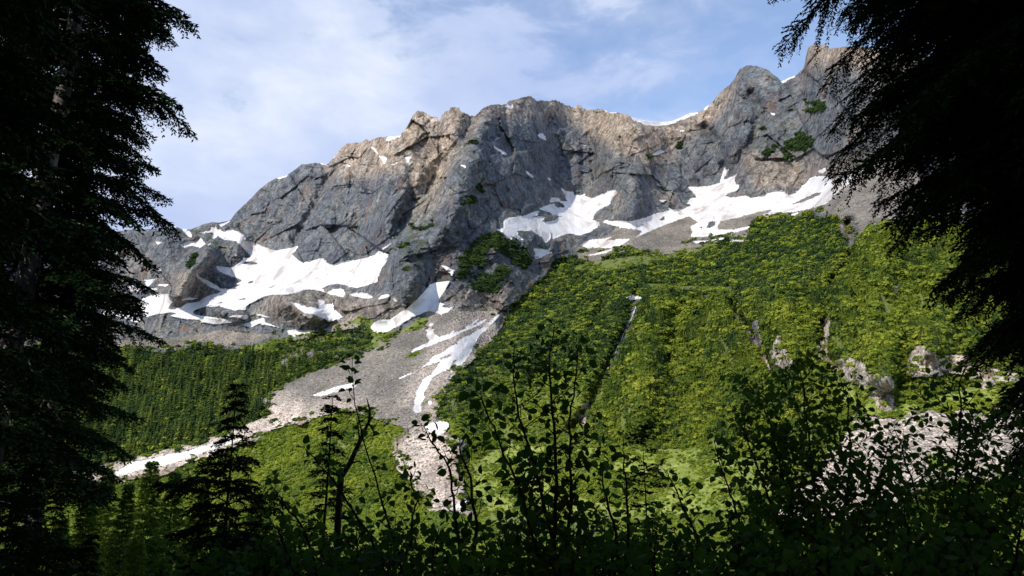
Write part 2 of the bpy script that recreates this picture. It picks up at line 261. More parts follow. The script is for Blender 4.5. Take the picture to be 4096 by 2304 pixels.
 (1,'D',[(385,380),(500,380),(600,375),(720,340),(750,240),(770,170),(780,210),(820,195),(760,300),(790,300),(890,250),(870,300),(880,350),(925,370),(890,430),(840,430),(760,470),(820,490),(880,490),(990,470),(1040,495),(1130,480),(1240,440),(1370,420),(1430,470),(1500,440),(1520,400),(1600,350),(1640,295),(1700,275),(1830,270),(1850,300),(1900,300),(2030,265),(2110,240),(2250,160),(2420,40),(2420,110),(2270,180),(2120,300),(1980,400),(1870,490),(1840,540),(1700,590),(1520,630),(1400,640),(1280,670),(1100,700),(1030,715),(1110,680),(1280,615),(1200,620),(1060,650),(960,680),(830,725),(730,730),(690,790),(700,815),(820,825),(1030,790),(1000,810),(870,850),(760,885),(680,890),(540,890),(420,895),(440,840),(420,790),(500,745),(400,680),(300,710),(100,790),(0,835),(0,680),(60,655),(130,655),(190,620),(190,590),(240,625),(350,605),(440,570),(380,550),(420,500),(490,490),(420,420)]),
 (1,'D',[(430,945),(640,930),(760,905),(840,930),(1030,935),(980,950),(850,945),(700,940),(480,962)]),(1,'D',[(1730,215),(1815,185),(1800,235),(1740,240)]),(1,'D',[(1420,680),(1540,640),(1500,665)]),(1,'D',[(20,45),(110,0),(140,20),(60,45)]),
 (1,'E',[(570,565),(610,530),(680,490),(740,465),(770,435),(740,400),(735,340),(780,310),(810,330),(805,370),(860,405),(960,380),(1080,330),(1180,270),(1240,225),(1230,250),(1160,300),(1290,240),(1320,235),(1280,270),(1100,350),(1000,400),(900,440),(800,480),(700,515),(630,540)]),
 (1,'E',[(1450,180),(1440,215),(1340,310),(1240,400),(1190,500),(1170,540),(1110,640),(1060,690),(1010,700),(1010,650),(1060,610),(1000,630),(950,720),(870,750),(790,800),(760,870),(710,950),(720,1000),(680,1050),(685,1130),(620,1135),(610,1090),(640,980),(650,910),(700,820),(760,780),(830,710),(880,640),(840,650),(780,670),(740,680),(680,710),(720,680),(770,640),(790,600),(880,560),(940,520),(1050,440),(1140,390),(1300,290),(1420,200)]),
 (2,'E',[(870,612),(960,568),(990,578),(920,612),(880,642)]),
 (1,'E',[(720,1280),(780,1240),(860,1210),(940,1230),(965,1250),(930,1320),(850,1350),(780,1330)]),(1,'E',[(955,795),(990,765),(995,790),(970,810)]),(1,'E',[(960,740),(990,730),(985,748)]),(1,'E',[(460,810),(590,750),(600,760),(500,800)]),(1,'E',[(755,1030),(785,1022),(788,1050),(762,1058)]),(1,'E',[(765,272),(798,272),(792,302),(770,302)]),
 (1,'E',[(960,365),(1010,340),(1000,360),(970,378)]),
 (1,'F',[(785,995),(840,975),(900,960),(895,972),(850,985),(810,996)]),
 (1,'F',[(280,1195),(330,1162),(380,1153),(450,1138),(560,1108),(590,1098),(585,1115),(500,1141),(430,1167),(350,1182),(300,1196)]),
 (1,'F',[(1572,749),(1595,740),(1617,750),(1590,756)]),(1,'F',[(1130,1278),(1175,1258),(1172,1280)]),
 (1,'G',[(1470,440),(1490,415),(1590,398),(1592,412),(1510,440)]),(1,'G',[(1350,485),(1380,495),(1420,560),(1475,570),(1480,595),(1460,628),(1440,590),(1400,540)]),(1,'G',[(1500,633),(1560,603),(1570,615),(1530,630)]),(1,'G',[(1615,560),(1685,562),(1655,600),(1668,640),(1640,615)]),(1,'G',[(1115,607),(1190,637),(1180,650)]),(1,'G',[(1265,628),(1305,635),(1280,645)]),(1,'G',[(935,612),(1005,615),(1005,634),(960,627)]),(1,'G',[(2405,165),(2470,156),(2492,180),(2460,189)]),(1,'G',[(2320,468),(2350,497),(2450,553),(2400,549),(2340,505)]),(1,'G',[(2060,633),(2110,641),(2100,659)]),(1,'G',[(610,740),(690,714),(690,722),(630,745)]),
 (1,'H',[(700,160),(800,178),(800,194),(730,186)]),(1,'H',[(890,205),(950,225),(1000,233),(1100,242),(1180,235),(1240,212),(1300,182),(1365,175),(1355,199),(1300,214),(1240,244),(1170,268),(1090,278),(990,273),(960,252),(930,264)]),(1,'H',[(1395,172),(1400,145),(1435,135),(1420,168)]),(1,'H',[(255,345),(290,330),(322,378),(290,372)]),(1,'H',[(546,410),(575,400),(590,416)]),(1,'H',[(1048,472),(1110,443),(1127,460),(1070,482)]),(1,'H',[(1225,320),(1264,306),(1257,322)]),(1,'H',[(178,588),(232,628),(222,642),(185,612)]),(1,'H',[(1855,193),(1890,193),(1880,210)]),
 (1,'F',[(1966,206),(1978,190),(2004,182),(2000,192),(1980,202),(1970,210)]),
 # --- rocks poking through the snow
 (0,'A',[(1820,690),(1870,668),(1960,663),(2075,692),(1960,703)]),(0,'A',[(2160,1003),(2285,948),(2215,1003)]),(0,'A',[(1730,1168),(1860,1132),(1905,1150)]),(0,'A',[(1890,942),(1960,903),(1992,932),(1930,948)]),(0,'A',[(2100,742),(2152,718),(2112,752)]),(0,'A',[(1510,1200),(1560,1185),(1610,1192),(1560,1203)]),(0,'A',[(1475,200),(1540,195),(1560,230),(1510,250)]),
 (0,'B',[(190,837),(292,793),(242,832)]),(0,'B',[(800,692),(862,673),(832,697)]),(0,'B',[(760,840),(850,800),(940,790),(1050,810),(1040,825),(900,850),(820,870)]),
 (0,'C',[(2090,682),(2150,633),(2162,672),(2130,692)]),(0,'C',[(1870,742),(1942,718),(1900,748)]),(0,'C',[(900,470),(960,475),(1022,525),(990,545),(905,530)]),
 (0,'D',[(580,802),(600,738),(682,728),(672,782),(620,807)]),(0,'D',[(490,792),(550,783),(532,812)]),(2,'D',[(1440,570),(1560,508),(1700,440),(1770,433),(1740,472),(1600,532)]),(2,'D',[(700,820),(735,728),(960,682),(1060,652),(1200,620),(1280,615),(1100,700),(1010,760),(900,810),(820,824)]),
]
WARM = [('F',[(815,425),(822,405),(870,350),(930,340),(1010,335),(1050,265),(1150,255),(1200,285),(1165,360),(1120,420),(1080,460),(1030,470),(1000,430),(930,445),(870,440)]),  # crest tint: tan rock with warm sunlight mixed into its colour
        ('F',[(1210,262),(1330,235),(1480,265),(1600,290),(1660,305),(1750,280),(1835,210),(1850,240),(1800,300),(1700,370),(1640,420),(1560,380),(1500,350),(1440,300),(1330,290),(1240,300)]),
        ('J',[(560,140),(1000,140),(1900,200),(2300,300),(2300,1300),(500,1300),(560,900),(560,500)]),
        ('F',[(220,1260),(230,1150),(560,1090),(700,1020),(760,1010),(900,1000),(880,1080),(700,1090),(500,1180)]),
        ('F',[(960,1090),(1060,1060),(1180,1090),(1210,1330),(1000,1320)]),
        ('F',[(1990,190),(2040,100),(2300,110),(2300,180),(2100,170)])]
WARM2 = [('F',[(620,790),(680,740),(800,730),(900,740),(1010,760),(1020,800),(900,830),(760,820)]),('F',[(430,680),(500,680),(540,760),(430,770)]),
         ('F',[(1040,430),(1130,420),(1100,520),(1040,560)]),('F',[(1250,700),(1330,720),(1280,790),(1150,800),(1120,740)]),('F',[(1150,800),(1280,790),(1100,1060),(1000,1000)]),
         ('F',[(640,1020),(700,990),(760,1010),(760,1050),(690,1080)]),('F',[(1850,380),(2200,400),(2150,470),(1900,480)])]
MOSS = [('F',[(700,880),(1120,800),(1110,1100),(850,1060),(700,1000)]),('F',[(1020,450),(1200,400),(1330,430),(1320,800),(1100,800),(940,700)]),('F',[(380,570),(640,570),(600,700),(420,760)]),('F',[(1450,290),(1750,290),(1600,420)]),
        ('F',[(1780,250),(2250,250),(2250,450),(1850,430)]),('F',[(620,820),(1250,780),(1100,1080),(850,1060)])]
LUSH = [('F',[(1150,1050),(2950,900),(2950,1400),(1150,1400)])]
# ribs (+, towards the viewer) and gullies (-): (fraction of distance, half width, line)
STROKES = [
 (-0.055,22,[(1192,300),(1150,380),(1080,460),(1030,540),(1000,600),(960,650)]),
 (0.035,45,[(1215,300),(1190,400),(1150,520),(1080,620),(1040,700)]),
 (0.012,40,[(1330,250),(1300,360),(1260,480),(1240,580),(1230,660)]),
 (-0.04,14,[(1888,235),(1917,287),(1899,342),(1873,386),(1851,419),(1830,450)]),
 (-0.045,12,[(1770,320),(1795,345),(1807,371),(1822,397),(1822,430)]),
 (0.03,25,[(1860,200),(1850,280),(1835,350),(1830,390)]),(0.03,28,[(1700,330),(1740,350),(1760,400),(1750,440)]),
 (-0.03,9,[(1480,340),(1489,371),(1496,448)]),(-0.025,8,[(1560,350),(1569,382),(1569,430)]),(-0.035,12,[(1380,300),(1393,335),(1405,400),(1397,460)]),(-0.02,9,[(1270,280),(1276,324),(1280,386)]),
 (0.02,16,[(1440,330),(1450,400),(1450,460)]),(0.025,18,[(1530,350),(1530,430)]),(0.02,16,[(1345,300),(1340,380),(1350,470)]),
 (-0.02,10,[(973,400),(980,430),(1000,480)]),(-0.03,13,[(1036,433),(1036,500),(1000,560)]),(0.025,22,[(930,380),(900,450),(880,540),(860,620)]),(-0.025,12,[(840,430),(800,500),(770,560),(740,610)]),
 (0.03,30,[(760,430),(700,500),(640,560),(620,590)]),(-0.02,12,[(900,440),(870,500),(840,580)]),(0.02,18,[(1000,520),(960,570),(920,610)]),
 (0.05,26,[(1590,455),(1600,500),(1590,540)]),(0.03,20,[(1700,470),(1690,510)]),(0.05,24,[(520,640),(480,680),(450,740)]),(0.04,20,[(600,610),(590,650)]),
 (0.04,34,[(1010,640),(1040,700),(1030,740)]),(0.045,34,[(720,760),(780,790)]),(0.035,26,[(950,770),(960,790)]),(0.03,22,[(540,780),(600,795)]),
 (-0.006,16,[(1430,660),(1360,720),(1300,790),(1200,880),(1110,950),(1060,1020)]),
 (-0.045,14,[(1600,740),(1575,830),(1540,900),(1510,960),(1480,1030),(1440,1080)]),
 (0.035,40,[(1500,720),(1430,820),(1330,900),(1230,990)]),(-0.02,14,[(1470,760),(1400,860),(1340,950)]),
 (0.04,40,[(1680,750),(1640,850),(1620,960),(1600,1060)]),
 (-0.05,12,[(1845,770),(1860,795),(1885,835),(1915,885),(1935,925),(1950,980)]),(-0.025,10,[(1735,870),(1740,885),(1755,945),(1785,1005),(1795,1045)]),
 (0.04,34,[(1800,760),(1830,860),(1860,960),(1870,1060)]),(0.04,30,[(1980,740),(1970,830),(2000,900)]),
 (-0.05,13,[(2135,560),(2145,640),(2110,700),(2080,724),(2075,800),(2065,845),(2085,900),(2110,925)]),(0.05,50,[(2250,600),(2200,700),(2190,820),(2200,930)]),
 (0.03,18,[(2240,860),(2230,960)]),(-0.03,16,[(2275,860),(2270,980)]),(0.04,30,[(2380,700),(2360,880)]),
 (-0.02,10,[(1700,760),(1690,850),(1680,930),(1700,1000)]),(-0.02,9,[(1540,720),(1500,800),(1470,880)]),
]
PALE = [('J',[(560,140),(1000,140),(1300,240),(1500,230),(2300,300),(2300,700),(900,700),(560,460)]),('F',[(1440,1000),(1500,1000),(1500,1090),(1440,1090)])]


# ------------------------------------------------------------------ materials
def newmat(name):
    m = bpy.data.materials.new(name); m.use_nodes = True; n = m.node_tree; n.nodes.clear()
    out = n.nodes.new('ShaderNodeOutputMaterial'); b = n.nodes.new('ShaderNodeBsdfPrincipled')
    n.links.new(b.outputs[0], out.inputs[0]); b.inputs['Specular IOR Level'].default_value = 0.25
    b.inputs['Roughness'].default_value = 0.85
    return m, n, b, out
def bump(n, b, h, strength, dist):
    bp = n.nodes.new('ShaderNodeBump'); bp.inputs['Strength'].default_value = strength; bp.inputs['Distance'].default_value = dist
    n.links.new(h, bp.inputs['Height']); n.links.new(bp.outputs[0], b.inputs['Normal'])
def objco(n): return n.nodes.new('ShaderNodeTexCoord').outputs['Object']
def attr(n, name):
    a = n.nodes.new('ShaderNodeAttribute'); a.attribute_name = name; return a.outputs['Fac']
def mat_rock():
    m, n, b, _ = newmat('rock'); co = objco(n)
    strat = mapping(n, co, scale=(1, 1, 1.5), rot=(0.35, 0.5, 0.3))
    steep = mapping(n, co, scale=(1, 1, 0.65), rot=(0, 0.5, 0))
    a = noise(n, co, 0.012, 5, 0.6, 0.6); a2 = noise(n, steep, 0.06, 8, 0.68, 0.35); a3 = noise(n, strat, 0.13, 8, 0.70, 0.5)
    grey = ramp(n, a, [(0.3, (0.072, 0.090, 0.120)), (0.42, (0.115, 0.124, 0.150)), (0.5, (0.125, 0.150, 0.170)), (0.6, (0.178, 0.180, 0.186)), (0.72, (0.235, 0.235, 0.228))])
    warm = ramp(n, a, [(0.3, (0.27, 0.215, 0.17)), (0.55, (0.44, 0.36, 0.28)), (0.75, (0.52, 0.44, 0.36))])
    c = mixc(n, attr(n, 'warm'), grey, warm)
    c = mixc(n, attr(n, 'lush'), c, (0.58, 0.51, 0.45))
    c = mixc(n, 1.0, c, ramp(n, a2, [(0.36, 0.40), (0.5, 1.0), (0.64, 1.45)]), 'MULTIPLY')
    c = mixc(n, 1.0, c, ramp(n, a3, [(0.36, 0.45), (0.48, 1.0), (0.64, 1.42)]), 'MULTIPLY')
    rust = mth(n, 'MULTIPLY', ramp(n, noise(n, mapping(n, co, scale=(1, 1, 0.5), loc=(300, 10, 9)), 0.022, 6, 0.62, 1.0), [(0.56, 0.0), (0.70, 0.6)]), 1.0)
    c = mixc(n, rust, c, (0.24, 0.145, 0.09))
    geo = n.nodes.new('ShaderNodeNewGeometry'); sp = n.nodes.new('ShaderNodeSeparateXYZ'); n.links.new(geo.outputs['Normal'], sp.inputs[0])
    led = mth(n, 'MULTIPLY', ramp(n, sp.outputs[2], [(0.45, 0.0), (0.7, 0.8)]), ramp(n, noise(n, co, 0.03, 6, 0.65), [(0.46, 0.0), (0.58, 1.0)]))
    led = mth(n, 'MULTIPLY', led, attr(n, 'moss'))
    c = mixc(n, led, c, (0.055, 0.075, 0.028))
    # fine joints and cracks
    vo = n.nodes.new('ShaderNodeTexVoronoi'); vo.feature = 'DISTANCE_TO_EDGE'; vo.inputs['Scale'].default_value = 0.05
    n.links.new(mapping(n, mixc(n, 0.12, steep, noise(n, co, 0.05, 3, out=1), 'ADD'), scale=(1, 1, 1)), vo.inputs['Vector'])
    c = mixc(n, ramp(n, vo.outputs['Distance'], [(0.0, 0.55), (0.05, 0.0)]), c, (0.05, 0.05, 0.055))
    n.links.new(c, b.inputs['Base Color'])
    h = mth(n, 'ADD', mth(n, 'MULTIPLY', a2, 9.0), mth(n, 'MULTIPLY', a3, 6.0))
    bump(n, b, h, 0.9, 1.0); b.inputs['Roughness'].default_value = 0.9
    return m
def mat_snow():
    m, n, b, _ = newmat('snow'); co = objco(n)
    st = mapping(n, co, scale=(1, 0.35, 0.5), rot=(0, 0, 0.9))
    a = noise(n, st, 0.03, 6, 0.6, 0.6); a2 = noise(n, co, 0.15, 5, 0.6)
    c = ramp(n, a, [(0.34, (0.40, 0.375, 0.36)), (0.43, (0.58, 0.575, 0.59)), (0.52, (0.66, 0.67, 0.70)), (0.66, (0.71, 0.73, 0.77))])
    n.links.new(c, b.inputs['Base Color']); b.inputs['Roughness'].default_value = 0.7
    bump(n, b, mth(n, 'ADD', mth(n, 'MULTIPLY', a, 9), mth(n, 'MULTIPLY', a2, 1.0)), 0.5, 1.0); return m
def mat_scree():
    m, n, b, _ = newmat('scree'); co = objco(n)
    vo = n.nodes.new('ShaderNodeTexVoronoi'); vo.inputs['Scale'].default_value = 0.42; n.links.new(co, vo.inputs['Vector'])
    vo2 = n.nodes.new('ShaderNodeTexVoronoi'); vo2.inputs['Scale'].default_value = 0.15; n.links.new(co, vo2.inputs['Vector'])
    sp = n.nodes.new('ShaderNodeSeparateColor'); n.links.new(vo.outputs['Color'], sp.inputs[0])
    a = noise(n, mapping(n, co, scale=(1, 0.4, 1), rot=(0, 0, -0.5)), 0.02, 7, 0.62, 0.5)
    base = mixc(n, attr(n, 'warm'), ramp(n, a, [(0.3, (0.105, 0.10, 0.095)), (0.5, (0.185, 0.172, 0.155)), (0.7, (0.27, 0.248, 0.215))]),
                ramp(n, a, [(0.3, (0.34, 0.29, 0.25)), (0.6, (0.60, 0.52, 0.46))]))
    c = mixc(n, 1.0, base, ramp(n, sp.outputs[0], [(0.0, 0.6), (0.5, 0.95), (1.0, 1.45)]), 'MULTIPLY')
    g = ramp(n, noise(n, co, 0.02, 7, 0.7, 0.4), [(0.56, 0.0), (0.66, 0.75)])
    c = mixc(n, mth(n, 'MULTIPLY', g, attr(n, 'moss')), c, (0.10, 0.13, 0.045))
    n.links.new(c, b.inputs['Base Color'])
    h = mth(n, 'ADD', mth(n, 'MULTIPLY', vo.outputs['Distance'], -1.4), mth(n, 'MULTIPLY', vo2.outputs['Distance'], -2.0))
    bump(n, b, h, 1.0, 1.0); return m
def mat_hill():
    m, n, b, _ = newmat('turf'); co = objco(n)
    a = noise(n, co, 0.035, 7, 0.65, 0.4); a2 = noise(n, co, 0.35, 5, 0.6)
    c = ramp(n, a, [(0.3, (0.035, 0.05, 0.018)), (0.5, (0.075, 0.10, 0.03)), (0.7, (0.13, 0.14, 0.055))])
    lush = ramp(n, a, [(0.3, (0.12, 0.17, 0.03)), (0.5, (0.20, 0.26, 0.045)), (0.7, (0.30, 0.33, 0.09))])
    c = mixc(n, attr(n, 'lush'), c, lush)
    c = mixc(n, 1.0, c, ramp(n, a2, [(0.3, 0.65), (0.7, 1.35)]), 'MULTIPLY')
    vo = n.nodes.new('ShaderNodeTexVoronoi'); vo.inputs['Scale'].default_value = 0.12; n.links.new(co, vo.inputs['Vector'])
    c = mixc(n, ramp(n, vo.outputs['Distance'], [(0.10, 0.8), (0.16, 0.0)]), c, (0.34, 0.31, 0.27))
    n.links.new(c, b.inputs['Base Color']); bump(n, b, mth(n, 'ADD', mth(n, 'MULTIPLY', a, 6.0), mth(n, 'MULTIPLY', a2, 1.5)), 0.9, 1.0); return m
def mat_leaf(name, cols, trans=0.3, rough=0.6, spec=0.25, nscale=0.6):
    """foliage: colour differs from plant to plant and from clump to clump"""
    m, n, b, out = newmat(name); oi = n.nodes.new('ShaderNodeObjectInfo')
    a = noise(n, objco(n), nscale, 4, 0.6)
    f = mth(n, 'ADD', mth(n, 'MULTIPLY', oi.outputs['Random'], 0.5), mth(n, 'MULTIPLY', mth(n, 'SUBTRACT', a, 0.3), 0.9))
    f = mth(n, 'ADD', f, mth(n, 'MULTIPLY', mth(n, 'SUBTRACT', noise(n, oi.outputs['Location'], 0.016, 5, 0.6), 0.48), 1.7), clamp=True)
    c = ramp(n, f, [(i / (len(cols) - 1), cc) for i, cc in enumerate(cols)])
    n.links.new(c, b.inputs['Base Color']); b.inputs['Roughness'].default_value = rough; b.inputs['Specular IOR Level'].default_value = spec
    if trans:
        t = n.nodes.new('ShaderNodeBsdfTranslucent'); mx = n.nodes.new('ShaderNodeMixShader'); mx.inputs[0].default_value = trans
        n.links.new(mixc(n, 1.0, c, (1.3, 1.5, 0.7), 'MULTIPLY'), t.inputs[0])
        n.links.new(b.outputs[0], mx.inputs[1]); n.links.new(t.outputs[0], mx.inputs[2]); n.links.new(mx.outputs[0], out.inputs[0])
    return m
def mat_bark(name, c0, c1, scale=8):
    m, n, b, _ = newmat(name); co = objco(n)
    a = noise(n, mapping(n, co, scale=(1, 1, 0.25)), scale, 6, 0.65, 0.4)
    n.links.new(ramp(n, a, [(0.35, c0), (0.65, c1)]), b.inputs['Base Color']); bump(n, b, a, 0.8, 0.03); return m
M = {'rock': mat_rock(), 'snow': mat_snow(), 'scree': mat_scree(), 'turf': mat_hill()}
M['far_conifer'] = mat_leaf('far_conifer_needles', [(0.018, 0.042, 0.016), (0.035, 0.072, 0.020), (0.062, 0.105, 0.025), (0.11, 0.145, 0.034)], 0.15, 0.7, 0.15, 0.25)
M['far_spire'] = mat_leaf('far_spire_needles', [(0.014, 0.035, 0.014), (0.04, 0.075, 0.018), (0.11, 0.15, 0.026), (0.22, 0.24, 0.045)], 0.15, 0.7, 0.15, 0.25)  # lit and shaded look of the trees put into a wide colour range
M['far_alder'] = mat_leaf('far_alder_leaves', [(0.07, 0.125, 0.018), (0.15, 0.215, 0.024), (0.25, 0.31, 0.034), (0.38, 0.41, 0.055)], 0.25, 0.6, 0.2, 0.3)
M['far_olive'] = mat_leaf('far_olive_needles', [(0.045, 0.085, 0.014), (0.115, 0.165, 0.02), (0.22, 0.27, 0.03), (0.33, 0.355, 0.05)], 0.2, 0.7, 0.15, 0.25)
M['needle'] = mat_leaf('needles', [(0.007, 0.018, 0.006), (0.015, 0.036, 0.010), (0.030, 0.062, 0.015)], 0.10, 0.75, 0.04, 0.8)
M['young_needle'] = mat_leaf('young_needles', [(0.05, 0.095, 0.012), (0.12, 0.18, 0.02), (0.22, 0.27, 0.035)], 0.35, 0.6, 0.2, 0.8)
M['leaf'] = mat_leaf('broad_leaves', [(0.020, 0.052, 0.010), (0.06, 0.125, 0.018), (0.12, 0.20, 0.025)], 0.45, 0.6, 0.12, 3.0)
M['bark'] = mat_bark('bark', (0.06, 0.055, 0.055), (0.24, 0.23, 0.225))
M['twig'] = mat_bark('twig_bark', (0.012, 0.010, 0.008), (0.045, 0.036, 0.028), 25)

# ------------------------------------------------------------------ the mountain and valley as one surveyed relief
NC, NR = (1500, 700) if not globals().get('QUICK') else (700, 330)
CX = np.linspace(-330, 2900, NC)
sky_p = np.array(SKYLINE)
jag = 4.5 * fbm(CX / 26, CX * 0 + .5, CX * 0, 4, 0.6) + 5.5 * fbm(CX / 7, CX * 0 + 3.5, CX * 0, 3, 0.7)
smo = np.interp(CX, [-330, 560, 600, 690, 860, 1570, 1600, 1760, 1775, 2900], [0.3, .3, .3, .2, .7, 1.0, .08, .08, .7, .5])
SKY = np.interp(CX, sky_p[:, 0], sky_p[:, 1]) + jag * smo
YB = 1540.0
T = np.linspace(0, 1, NR)[:, None]
SKS = SKY + 0.0
for _ in range(4): SKS = box1(SKS[None, :], 22, 1)[0]
tt = np.clip((T - 0.72) / 0.28, 0, 1); tt = tt * tt * (3 - 2 * tt)
FY = YB + (SKS[None, :] - YB) * T + (SKY - SKS)[None, :] * tt; FX = np.broadcast_to(CX[None, :], FY.shape).copy()
wx = 5.0 * fbm(FX / 24, FY / 13, 0.3, 4, 0.62); wy = 2.6 * fbm(FX / 24 + 40, FY / 13, 4.3, 4, 0.62)
WX, WY = FX + wx, FY + wy
wx2 = 26 * fbm(FX / 80, FY / 45, 9.3, 3, 0.6); wy2 = 20 * fbm(FX / 80, FY / 45, 19.3, 3, 0.6)
CLS = np.zeros(FY.shape, np.int8)              # 0 rock 1 snow 2 scree 3 dark conifers (right slope: partly shade) 4 alder 5 meadow 6 olive conifers 7 scrub on rock
for c, s, pts in REGIONS:
    ww_ = 0.45 if c == 1 or s in 'ABCD' else 1.6
    w2 = 1.0 if (s == 'F' and c in (4, 5, 6) and max(q[1] for q in pts) > 900) else 0.0
    CLS[inpoly(FX + wx * ww_ + w2 * wx2, FY + wy * ww_ + w2 * wy2, sv(s, pts))] = c
sb = blur((CLS == 1).astype(float), 5, 4, 2); sn = fbm(FX / 9, FY / 4.5, 7.7, 3, 0.6)
CLS[(CLS == 1) & (sb > 0.35) & (sn > 0.24 + 0.8 * np.clip(sb - 0.45, 0, 1))] = 0
SNW = CLS == 1
dx, dy, dz = fdir(FX, FY); dh = np.hypot(dx, dy); TE = dz / dh
slope = np.choose(CLS, [1.75, 0.66, 0.62, 0.50, 0.60, 0.42, 0.62, 1.5])
left = np.clip((1250 - FX) / 500, 0, 1)
slope = slope - 0.12 * left * np.isin(CLS, [2, 3, 4])
slope = np.maximum(blur(slope, 7, 7), TE + 0.13)
yb = np.interp(CX, [-330, 0, 1200, 1700, 2300, 2900], [1275, 1280, 1290, 1300, 1330, 1340])
LD = np.zeros(FY.shape)
base = np.log(-14.7 / np.minimum(TE + 0.0244, -0.0115))
isv = FY > yb[None, :]
inc = np.zeros(FY.shape); inc[1:] = (TE[1:] - TE[:-1]) / np.maximum(slope[1:] - TE[1:], 0.05)
LD[0] = base[0]
for r in range(1, NR):
    LD[r] = np.where(isv[r], base[r], LD[r - 1] + inc[r])
LD = blur(LD, 14, 2, 3)
D0 = np.exp(LD)
for amp, wd, pts in STROKES:
    d = linedist(WX, WY, pts, wd * 3.2)
    far_rock = max(q[1] for q in pts) < 700
    D0 *= 1 - amp * (0.62 if far_rock else 1.5) * np.exp(-(d / wd) ** 2)
def posn(D): return dx / dh * D, dy / dh * D, CAMZ + TE * D
X0, Y0, Z0 = posn(D0)
amp_t = np.array([1.0, 0.05, 0.10, 0.30, 0.42, 0.12, 0.45, 0.8])[CLS]
A = blur(amp_t, 3, 3, 2); A = np.where(SNW, A * 0.25, A)
ry = blur((CLS == 0).astype(float) + (CLS == 7), 3, 3, 2)
US, VS = FX * 0.6, -FY * 0.6                       # metres along and up the wall
ur, vr = US * .86 + VS * .5, -US * .5 + VS * .86   # joints run obliquely
uq, vq = US * .5 - VS * .86, US * .86 + VS * .5
skew = US + 0.3 * VS + 26 * fbm(US / 130, 5.2, VS / 90, 3)
big = fbm(US / 150, 0.7, VS / 190, 3, 0.5) * 46
mid = facets(ur, 4.4, vr * .62, 64) * 19 + facets(uq, 8.8, vq * .7, 33) * 9
fin = fbm(US / 13, 1.1, VS / 13, 5, 0.66) * 3.6 + facets(ur, 6.1, vr * 1.3, 12) * 2.6
led = fbm(uq / 60, 2.2, vq / 9, 3, 0.5) * 3.2
top_f = np.clip((FY - SKY[None, :]) / 14, 0.25, 1)
blk = facets(uq, 2.5, vq * .66, 46) * 8 + facets(US, 3.3, VS * .8, 18) * 4.5 + facets(ur, 7.7, vr, 7.5) * 1.6
disp = ry * blk * np.clip(top_f, .4, 1) + A * (big * 0.8 + mid * 0.75) * top_f + ry * (fin + led) * np.clip(top_f, .5, 1)
disp += np.where(np.isin(CLS, [4, 6, 3]), 1, 0) * (-17.0 * fbm(skew / 80, 3.1, VS / 240, 3, 0.5, ridged=True) - 13.0 * fbm(skew / 30 + 9, 6.2, VS / 110, 3, 0.5, ridged=True))
scr = (CLS == 2) | (CLS == 5)
disp += scr * (1.6 * fbm(X0 / 14, Y0 / 14, Z0 / 14, 3, ridged=True) + 1.6 * fbm(X0 / 70, Y0 / 70, Z0 / 70, 2))
disp += SNW * 5.0 * fbm(X0 / 90, Y0 / 50, Z0 / 90, 2)
D1 = D0 - disp * np.clip(D0 / 1100, 0.15, 1.2)
PX, PY, PZ = posn(D1)
def region_mask(polys, bl):
    m = np.zeros(FY.shape)
    for s, pts in polys: m[inpoly(FX + wx * 3, FY + wy * 3, sv(s, pts))] = 1
    return blur(m, bl, bl, 2)
warm = np.clip(region_mask(WARM, 9) * (0.8 + 0.7 * fbm(X0 / 60, Y0 / 60, Z0 / 60, 3)) + region_mask(WARM2, 7) * 0.45, 0, 1)
moss = np.clip(region_mask(MOSS, 8) + 0.25, 0, 1)
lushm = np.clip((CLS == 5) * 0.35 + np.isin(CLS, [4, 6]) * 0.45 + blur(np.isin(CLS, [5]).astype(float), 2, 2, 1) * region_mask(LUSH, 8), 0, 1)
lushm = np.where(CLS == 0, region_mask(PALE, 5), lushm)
# ridge crests fall away behind the skyline
ux, uy = dx[-1] / dh[-1], dy[-1] / dh[-1]
rows = [(PX, PY, PZ)]
ext = []
for q, (dd, dzz) in enumerate(((9, -1.5), (30, -18), (120, -110), (420, -420), (900, -900))):
    jj = 1 + 0.2 * fbm(CX / 30, CX * 0 + q, CX * 0)
    ext.append(np.stack([PX[-1] + ux * dd * jj, PY[-1] + uy * dd * jj, PZ[-1] + dzz * jj], -1))
P = np.concatenate([np.stack([PX, PY, PZ], -1), np.array(ext)], 0)
cls_v = np.concatenate([CLS] + [CLS[-1:]] * len(ext), 0); nrt = P.shape[0]
def padr(a): return np.concatenate([a] + [a[-1:]] * len(ext), 0)
warmv, mossv, lushv = padr(warm), padr(moss), padr(lushm)
idx = np.arange(nrt * NC).reshape(nrt, NC)
quads = np.stack([idx[:-1, :-1], idx[:-1, 1:], idx[1:, 1:], idx[1:, :-1]], -1).reshape(-1, 4)
cq = np.stack([cls_v[:-1, :-1], cls_v[:-1, 1:], cls_v[1:, 1:], cls_v[1:, :-1]], -1).reshape(-1, 4)
snow_n = (cq == 1).sum(1); fc = cq[:, 0].copy(); fc[snow_n >= 2] = 1
m_ = (snow_n < 2) & (fc == 1); fc[m_] = cq[m_].max(1); fc[m_ & (fc == 1)] = 0
vco = P.reshape(-1, 3)
def carve(name, codes, mat, label, smooth, kind='structure'):
    f = quads[np.isin(fc, codes)]; used, inv = np.unique(f, return_inverse=True)
    me = np_mesh(name, vco[used], inv.reshape(-1, 4), 4, mat, smooth)
    for an, arr in (('warm', warmv), ('moss', mossv), ('lush', lushv)):
        at_ = me.attributes.new(an, 'FLOAT', 'POINT'); at_.data.foreach_set('value', arr.reshape(-1)[used].astype(np.float32))
    return tag(part(name, me), label, None, None, kind)
carve('mountain', [0, 7], M['rock'], 'rugged grey and tan rock wall of the mountain range', False)
